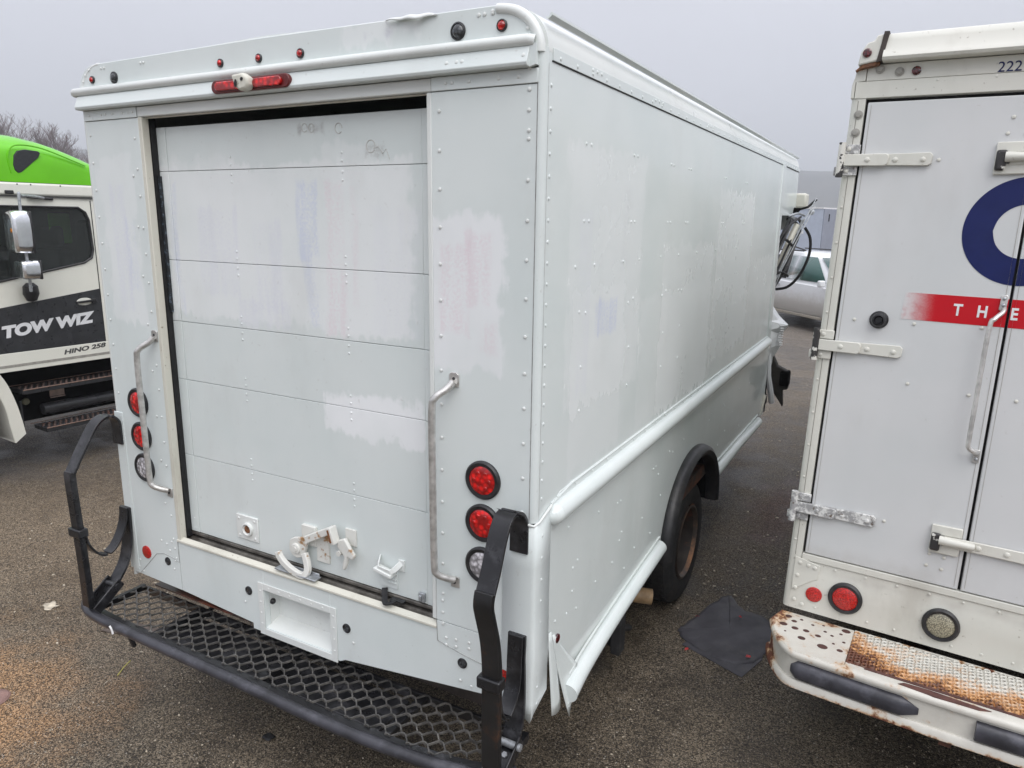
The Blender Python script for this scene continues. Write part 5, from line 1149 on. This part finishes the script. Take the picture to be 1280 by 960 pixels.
        g.build('grip_teeth', simple('rust tinted grip', (.075, .045, .035), .6, 0, .5, 0, 5, (.22, .06, .03), .7) if 'rust tinted grip' not in bpy.data.materials else bpy.data.materials['rust tinted grip'], e, kind='stuff')
    g = G(); g.tube([(-.17, -.02, .612), (-.17, 1.0, .612)], .055, 16); g.build('air_tank', M['sticker'], tk)
    g = G(); g.box(-.27, -.26, .10, .235, .70, .80); g.box(-.26, -.25, .10, .235, .685, .695); g.build('label_plate', simple('pinkish plate', (.50, .38, .33), .5), tk)
    g = G(); g.lathe((-.24, -.13, .70), (1, 0, 0), [(.035, 0), (.03, .02)], 14); g.build('grease_cap', simple('olive cap', (.17, .17, .11), .5), tk)
    g = G(); g.tube([(.0, .0, .45), (.0, .03, .36)], .003, 5); g.build('loose_wire', M['sticker'], tk); g = G(); g.box(-.08, -.06, -.25, -.235, .5, .75); g.build('bracket', M['sticker'], tk)
    # mirror
    mr = bpy.data.objects.new('side_mirror', None); COL.objects.link(mr); mr.parent = tk
    def shell(g, yc, zc, hy, hz, x0, dx):
        vs = []
        N = 18; rings = [(.0, .97, .97), (.02, 1.0, 1.0), (.06, 1.0, 1.0), (.10, .97, .97), (.125, .9, .92), (.135, .8, .86)]
        for (o, sy, sz) in rings:
            for q in range(N):
                a = 2*PI*q/N; c_, s_ = math.cos(a), math.sin(a)
                vs.append((x0+hy*sy*(abs(c_)**.45)*(1 if c_ > 0 else -1), yc-o+.06, zc+hz*sz*(abs(s_)**.45)*(1 if s_ > 0 else -1)))
        k = len(rings)
        g.add(vs, [(i*N+q, i*N+(q+1) % N, (i+1)*N+(q+1) % N, (i+1)*N+q) for i in range(k-1) for q in range(N)]+[tuple(range((k-1)*N, k*N))])
    g = G(); shell(g, -.20, 2.295, .10, .185, .26, 0); g.build('upper_shell', M['chrome'], mr, angle=50)
    g = G(); shell(g, -.17, 1.975, .095, .085, .27, 0); g.build('lower_shell', M['chrome'], mr, angle=50)
    g = G(); g.box(.16, .36, -.145, -.125, 2.115, 2.475); g.box(.175, .365, -.115, -.095, 1.89, 2.06); g.build('mirror_back', M['rubber'], mr, bevel=.01)
    g = G(); g.tube(smooth_path([(.01, .15, 2.59), (.10, .03, 2.60), (.24, -.14, 2.60), (.27, -.17, 2.56), (.27, -.17, 1.84), (.22, -.15, 1.82), (.03, -.06, 1.80)], 4), .013, 8); g.build('mirror_arm', M['galv'], mr)
    g = G(); g.tube([(.01, .22, 2.585), (.03, .0, 2.60)], .014, 6); g.build('arm_pivot', M['rubber'], mr)
    g = G(); g.lathe((.05, -.08, 1.84), (0, 0, -1), [(.03, 0), (.06, .03), (.065, .10), (.04, .16), (.01, .17)], 16); g.build('spot_mirror', M['rubber'], mr)
    G().lathe((.30, -.245, 2.31), (.3, -1, 0), [(.022, .0), (.022, .03), (.01, .035)], 12).build('amber_lamp', lens('amber lens', (.7, .25, .02), 60), mr)
    # flat deck
    g = G(); g.box(-2.35, .05, 1.15, 7.0, 1.0, 1.15); g.build('deck', M['sticker'], tk, bevel=.01)
    g = G(); g.box(-2.35, .05, 1.08, 1.14, 1.15, 2.4); g.build('headboard', M['truck'], tk, bevel=.01)
tow_truck()

# ============================================================ WHITE CAR beyond
def car():
    f = Vector((.66, -.75, 0)).normalized(); n = Vector((f.y, -f.x, 0))       # n = visible side
    P0 = Vector((-1.40, 16.4, GZ))-f*.40; C0 = P0-n*.90
    c = thing('white_suv', 'white dirty-sided car seen between the two vans', 'car', Matrix(((n.x, f.x, 0, C0.x), (n.y, f.y, 0, C0.y), (0, 0, 1, C0.z), (0, 0, 0, 1))))
    # x = towards visible side, y = forward
    st = [(-2.25, .5, .95, .74), (-2.15, .42, 1.05, .84), (-1.5, .34, 1.14, .90), (0, .33, 1.10, .905), (1.4, .34, 1.07, .90), (2.1, .36, .98, .87), (2.5, .42, .85, .78), (2.65, .5, .75, .66)]
    g = G(); k = 10; vs = []
    for y, z0, z1, hw in st:
        ring = [(-hw*.92, z0), (-hw, z0+.12), (-hw*1.01, (z0+z1)/2), (-hw*.97, z1-.04), (-hw*.90, z1), (hw*.90, z1), (hw*.97, z1-.04), (hw*1.01, (z0+z1)/2), (hw, z0+.12), (hw*.92, z0)]
        vs += [(x, y, z) for x, z in ring]
    g.add(vs, [(i*k+q, i*k+(q+1) % k, (i+1)*k+(q+1) % k, (i+1)*k+q) for i in range(len(st)-1) for q in range(k)]+[tuple(range(k)), tuple(reversed(range((len(st)-1)*k, len(st)*k)))])
    g.build('body', M['suvp'], c, angle=35, bevel=.01)
    # greenhouse
    gh = [(-2.2, 1.10, 1.35), (-1.9, 1.12, 1.66), (-1.2, 1.12, 1.755), (0, 1.10, 1.765), (1.0, 1.09, 1.69), (1.80, 1.06, 1.16)]
    g = G(); vs = []
    for y, z0, z1 in gh: vs += [(-.84, y, z0-.03), (-.70, y, z1-.05), (-.62, y, z1), (.62, y, z1), (.70, y, z1-.05), (.84, y, z0-.03)]
    k = 6; g.add(vs, [(i*k+q, i*k+(q+1) % k, (i+1)*k+(q+1) % k, (i+1)*k+q) for i in range(len(gh)-1) for q in range(k)]+[tuple(range(k)), tuple(reversed(range((len(gh)-1)*k, len(gh)*k)))])
    g.build('cabin', M['suvp'], c, angle=40)
    for s in (1, -1):
        for (y0, y1, m_) in ((-1.95, -1.30, 'sticker'), (-1.24, -.55, 'sticker'), (-.47, -.06, 'sticker'), (-.03, 1.50, 'cglass')):
            def xs(z): return s*(.845-(z-1.09)*.235+.006)
            zt = 1.68; t1 = y1
            g = G(); g.add([(xs(1.13), y0, 1.13), (xs(1.13), y1, 1.13), (xs(zt), t1 if y1 < .5 else .93, zt), (xs(zt), y0+(.12 if y0 < -1.5 else 0), zt)], [(0, 1, 2, 3)]); g.build('side_window', M[m_], c, solid=.004)
    g = G()
    for s in (1, -1):
        g.tube([(s*.66, -1.6, 1.80), (s*.66, .3, 1.80)], .018, 6)
    g.tube([(0.2, -.3, 1.79), (.3, -.7, 1.88)], .02, 6); g.build('roof_rail', M['rubber'], c)
    g = G()
    for y in (-.5,): g.box(.905, .912, y-.006, y+.006, .42, 1.09)
    g.build('door_gap', M['sticker'], c)
    g = G(); g.box(.90, .94, -.40, -.20, .97, 1.0); g.build('door_handle', M['galv'], c, bevel=.008); g = G(); g.box(.90, .94, -1.25, -1.05, .98, 1.01); g.build('door_handle', M['galv'], c, bevel=.008)
    g = G(); g.box(.86, .93, -1.0, 1.55, .30, .36); g.build('sill_trim', simple('dirty sill', (.30, .27, .22), .6), c, bevel=.01)
    g = G(); g.box(.93, 1.08, 1.50, 1.62, 1.05, 1.20); g.build('door_mirror', M['suvp'], c, bevel=.03)
    g = G(); g.add([(-.68, 1.05, 1.675), (.68, 1.05, 1.675), (.78, 1.75, 1.20), (-.78, 1.75, 1.20)], [(0, 1, 2, 3)]); g.build('windscreen', M['cglass'], c, solid=.004)
    for x in (.78, -.78):
        for y in (1.95, -1.40):
            e = bpy.data.objects.new('wheel', None); COL.objects.link(e); e.parent = c
            s = 1 if x > 0 else -1
            G().lathe((x-.1*s, y, .34), (s, 0, 0), [(.22, .23), (.30, .235), (.34, .2), (.34, .03), (.22, 0)], 32, False, False).build('tyre', M['tyre'], e)
            G().lathe((x-.1*s, y, .34), (s, 0, 0), [(.225, .225), (.2, .19), (.07, .20), (.05, .21)], 24, False, True).build('rim', M['galv'], e)
car()

def trailer():
    r_ = Vector((-.20, .98, 0)).normalized(); o = Vector((-3.70, 42.3, GZ))
    a = Vector((-.96, .28, 0)).normalized(); b_ = Vector((-a.y, a.x, 0))*-1
    tr = thing('box_trailer', 'pale blue grey box trailer with dark end, far beyond the white car', 'trailer', Matrix(((a.x, b_.x, 0, o.x), (a.y, b_.y, 0, o.y), (0, 0, 1, o.z), (0, 0, 0, 1))))
    g = G(); g.box(0, 11, -.0, .05, .9, 3.30); g.build('side_wall', M['fold'], tr)
    g = G(); g.box(0, 11, .05, 2.5, .9, 3.28); g.build('box', M['fold'], tr, bevel=.02)
    g = G(); g.box(-.02, 11, -.03, 2.5, 3.28, 3.36); g.build('top_rail', M['white'], tr)
    g = G(); g.box(-.05, -.0, .05, 2.5, .9, 3.28); g.build('end_wall', M['fold_shaded'], tr)
    g = G(); g.box(-.055, -.05, .7, .85, 2.6, 3.0); g.build('vent', M['dark'], tr)
    g = G(); g.box(1.0, 1.9, -.012, .0, 1.9, 2.05); g.build('panel_sign', M['letter'], tr)
    g = G(); g.box(0, 11, .3, 2.2, .6, .9); g.box(.2, .5, .4, .6, .0, .6); g.build('chassis', M['dark'], tr)
    for x in (8.5, 9.6):
        for y in (.25, 2.25): G().lathe((x, y, .5), (0, 1, 0), [(.25, -.12), (.5, -.12), (.5, .12), (.25, .12)], 24).build('wheel', M['tyre'], tr)
trailer()

# ============================================================ mat, debris on the ground
def floor_mat():
    outline = [(.055, 1.87), (.09, 1.99), (.20, 2.38), (.26, 2.42), (.34, 2.30), (.50, 2.26), (.585, 2.05), (.56, 1.85), (.50, 1.72), (.36, 1.67), (.12, 1.77)]
    sp = smooth_path([Vector((a, b_, 0)) for a, b_ in outline+outline[:1]], 5)[:-1]; outline = [(p.x+.006*math.sin(i*2.3), p.y+.006*math.cos(i*3.1)) for i, p in enumerate(sp)]
    o = thing('rubber_mat', 'crumpled dark grey rubber mat lying on the ground between the vans', 'mat')
    o.location = (0, 0, 0)
    cx, cy = .33, 2.02
    def f(u, v_):
        n = len(outline); k = u*n; i = int(k) % n; fr = k-int(k); a, b_ = outline[i], outline[(i+1) % n]
        x = cx+((a[0]+(b_[0]-a[0])*fr)-cx)*v_; y = cy+((a[1]+(b_[1]-a[1])*fr)-cy)*v_
        return (x, y, GZ+.008+.003*math.sin(x*21+1)*math.sin(y*17)+.002*math.sin(x*38-y*29)+.010*max(0, 1-((x-.2)**2+(y-2.25)**2)*40))
    G().grid(f, 110, 12).build('upper_sheet', M['mat'], o, solid=.005, angle=60)
    g = G(); g.ext([(.12, 1.72), (.49, 1.57), (.56, 1.80), (.40, 1.95), (.20, 1.95)], 'z', GZ+.004, GZ+.009); g.build('lower_sheet', M['mat'], o)
floor_mat()

def debris():
    rnd = random.Random(11); g = G()
    def chip(g, x, y, s, asp=2.2, z=GZ+.004):
        a = rnd.uniform(0, PI); ca, sa = math.cos(a), math.sin(a); w_ = s*rnd.uniform(.7, 1.4); h_ = w_/asp*rnd.uniform(.7, 1.5)
        vs = [(x+ca*i*w_-sa*j*h_, y+sa*i*w_+ca*j*h_, z+k) for (i, j, k) in ((-1, -.6, 0), (.8, -1, .001), (1, .7, 0), (-.5, 1, .002), (-1, -.6, -.004), (.8, -1, -.004), (1, .7, -.004), (-.5, 1, -.004))]
        g.add(vs, [(0, 1, 2, 3), (0, 4, 5, 1), (1, 5, 6, 2), (2, 6, 7, 3), (3, 7, 4, 0)])
    for _ in range(120): chip(g, rnd.gauss(.35, .22), rnd.gauss(2.75, .5), rnd.choice((.004, .005, .009)))
    for _ in range(160): chip(g, rnd.uniform(-5, -2.5), rnd.uniform(-.8, 4), .008)
    for _ in range(140): chip(g, rnd.uniform(-2.4, .3), rnd.uniform(-.9, .2), .004)
    for _ in range(160): chip(g, rnd.uniform(.05, 1.8), rnd.uniform(.3, 1.8), .0045)
    for _ in range(120): chip(g, rnd.uniform(-.2, .8), rnd.uniform(3, 14), .01)
    g.build('ground_chips', M['wood'], kind='stuff', smooth=False, label='pale wood and stone chips scattered on the asphalt')
    g = G()   # loose grit standing proud of the tarmac
    for _ in range(15000):
        x = rnd.uniform(-4.2, 1.9); y = rnd.uniform(-1.2, 3.2)
        if x > -2.3 and x < -.05 and y > .3: continue
        s = rnd.uniform(.0015, .004); h = s*.8
        vs = [(x-s, y-s*.6, GZ), (x+s, y-s, GZ), (x+s*.7, y+s, GZ), (x-s*.8, y+s*.8, GZ), (x, y, GZ+.003+h)]
        g.add(vs, [(0, 1, 4), (1, 2, 4), (2, 3, 4), (3, 0, 4)])
    g.build('grit', simple('mixed grit', (.21, .175, .13), .7, 0, .85, 0, 90), kind='stuff', smooth=False)
    sh = [('red plastic shard at the far edge of the rubber mat', .12, 2.07, .016), ('red plastic shard on the near edge of the rubber mat', .487, 1.765, .018), ('pink plastic shard on the middle of the rubber mat', .358, 2.176, .012), ('red plastic shard left of the near mat corner', .154, 1.69, .018)]
    for lb, x, y, s in sh:
        g = G(); z0 = GZ+(.022 if 'on the' in lb else .004)
        a = rnd.uniform(0, PI); ca, sa = math.cos(a), math.sin(a)
        vs = [(x+ca*i*s-sa*j*s*.5, y+sa*i*s+ca*j*s*.5, z0+k*s) for (i, j, k) in ((-1, -.5, 0), (.5, -1, 0), (1, .4, 0), (-.3, 1, 0), (-.6, 0, .7), (.5, -.2, .5))]
        g.add(vs, [(0, 1, 5, 4), (1, 2, 5), (2, 3, 5), (3, 4, 5), (3, 0, 4), (0, 3, 2, 1)])
        g.build('plastic_shard', M['pink'], label=lb, cat='debris', group='broken red lamp plastic', smooth=False)
    g = G(); g.tube([(-2.439, -.091, GZ+.004), (-2.468, -.035, GZ+.012), (-2.50, .023, GZ+.006)], .0028, 5); g.build('straw', M['leaf'], label='single yellow straw on the ground below the rear step', cat='straw')
    g = G(); g.grid(lambda u, v_: (-2.42-.013*u, -.183+.04*u+.012*v_*math.sin(u*3), GZ+.006+.006*math.sin(u*3)), 5, 2); g.build('dead_leaf', M['wood'], label='small curled beige leaf on the ground left of the step', cat='leaf', solid=.001)
    g = G(); g.grid(lambda u, v_: (-2.98+.12*u+.02*v_, 1.02+.10*v_+.02*math.sin(u*5), GZ+.006+.004*math.sin(u*7+v_*5)), 6, 5); g.build('paper_scrap', M['wood'], label='pale flattened paper scrap on the asphalt left of the step', cat='litter', solid=.002)
    g = G(); g.grid(lambda u, v_: (-3.52+.09*u+.01*math.sin(v_*9), .10+.07*v_+.012*math.sin(u*6), GZ+.005+.003*math.sin(u*9+v_*6)), 7, 5); g.build('paper_scrap', M['wood'], label='small crumpled whitish scrap on the asphalt near the left end of the step tube', cat='litter', solid=.002)
    g = G(); g.lathe((-2.81, -.53, GZ), (0, 0, 1), [(.085, 0), (.075, .008), (.045, .010), (.035, .005), (.01, .004)], 26); g.build('utility_cap', simple('pinkish cast cap', (.22, .13, .11), .6, 0, .2, .002, 20), label='round pinkish utility cap set in the ground at far left', cat='cap')
    g = G(); g.grid(lambda u, v_: (-2.93+.45*u, .12+.12*u+.16*v_*(1-.5*u), GZ+.005+.012*math.sin(u*9)*math.sin(v_*4)+.004*math.sin(u*30)), 18, 6); g.build('torn_sheet', simple('dark torn sheet', (.10, .075, .06), .5, 0, .4, .003, 9), label='dark torn sheet on the ground under the left end of the step', cat='litter', solid=.003)
    g = G(); g.grid(lambda u, v_: (-1.40+.05*u, -.05+.04*v_, GZ+.006+.004*math.sin(u*7+v_*5)), 4, 4); g.build('oil_clod', M['mud'], label='small black clod on the ground at the bottom of the picture', cat='debris', solid=.006)
debris()

# ============================================================ bare trees
def make_tree(seed, H):
    rnd = random.Random(seed); tg = G(); cg = G()
    def limb(p, d, L, r, lev):
        n = 4 if lev < 2 else 3; pts = [p]; q = p.copy(); dd = d.copy()
        for i in range(n):
            dd = (dd+Vector((rnd.uniform(-1, 1), rnd.uniform(-1, 1), rnd.uniform(-.3, .6)))*(.10+.05*lev)).normalized(); q = q+dd*L/n; pts.append(q.copy())
        (tg if lev < 2 else cg).tube(pts, r, 6 if lev < 2 else 3, r*.35)
        if lev >= 4: return
        k = (13, 8, 6, 6)[lev]
        for i in range(k):
            u = (.25 if lev else .3)+(1-.3)*(i+rnd.random())/k; j = min(int(u*n), n-1); base = pts[j].lerp(pts[j+1], u*n-j) if u < 1 else pts[-1]
            a = rnd.uniform(0, 2*PI); side = Vector((math.cos(a), math.sin(a), 0)); nd = (dd*(.55+.2*lev*0)+side*.55+Vector((0, 0, .45))).normalized()
            limb(base, nd, L*rnd.uniform(.38, .6)*(1-.25*u), r*.42, lev+1)
    limb(Vector((0, 0, 0)), Vector((0, 0, 1)), H*.85, H*.013, 0)
    return tg, cg
def trees():
    rnd = random.Random(21); protos = []
    for k in range(4):
        tg, cg = make_tree(40+k, 13.5); protos.append((tg, cg))
    ms = []
    cnt = 0
    spots = []
    for i in range(46):
        ang = R(-28.66)+math.atan(((-190+i*7.5+rnd.uniform(-5, 5))-640)/903); D = rnd.uniform(118, 158)
        spots.append((1.05+math.sin(ang)*D, -2.1+math.cos(ang)*D, i))
    words = ['tall', 'slim', 'broad', 'leaning', 'ragged', 'dense']
    protoobj = []
    for k, (tg, cg) in enumerate(protos):
        r_ = thing('bare_tree', 'leafless tree in the far row behind the tow truck', 'tree', group='leafless trees in the far row')
        a = tg.build('trunk', M['bark'], r_, angle=80); b_ = cg.build('crown', M['bark2'], r_, angle=80, smooth=False); protoobj.append((r_, a, b_))
    for (x, y, i) in spots:
        k = i % 4; r_, a, b_ = protoobj[k]
        if i >= 4:
            r2_ = r_.copy(); COL.objects.link(r2_)
            for c in (a, b_):
                cc = c.copy(); COL.objects.link(cc); cc.parent = r2_
        else: r2_ = r_
        hs = 1.22-.33*max(0, min(1, (i-18)/21))
        r2_.location = (x, y, GZ-.1); r2_.rotation_euler = (0, 0, rnd.uniform(0, 6.28)); s = hs*rnd.uniform(.85, 1.1); r2_.scale = (s*1.15, s*1.15, s)
        r2_['label'] = 'leafless grey-brown tree in the far row behind the tow truck'
trees()

# ============================================================ haze
def haze():
    m = bpy.data.materials.new('thin damp haze'); m.use_nodes = True; n = m.node_tree.nodes; n.remove(n['Principled BSDF'])
    v = n.new('ShaderNodeVolumePrincipled'); v.inputs['Color'].default_value = (.93, .965, 1, 1); v.inputs['Density'].default_value = .0016; v.inputs['Anisotropy'].default_value = .2
    m.node_tree.links.new(v.outputs[0], n['Material Output'].inputs['Volume'])
    g = G(); g.box(-1600, 1600, -1600, 1600, -2.5, 84); g.build('haze', m, kind='stuff', smooth=False)
HAZE = True
if HAZE: haze()
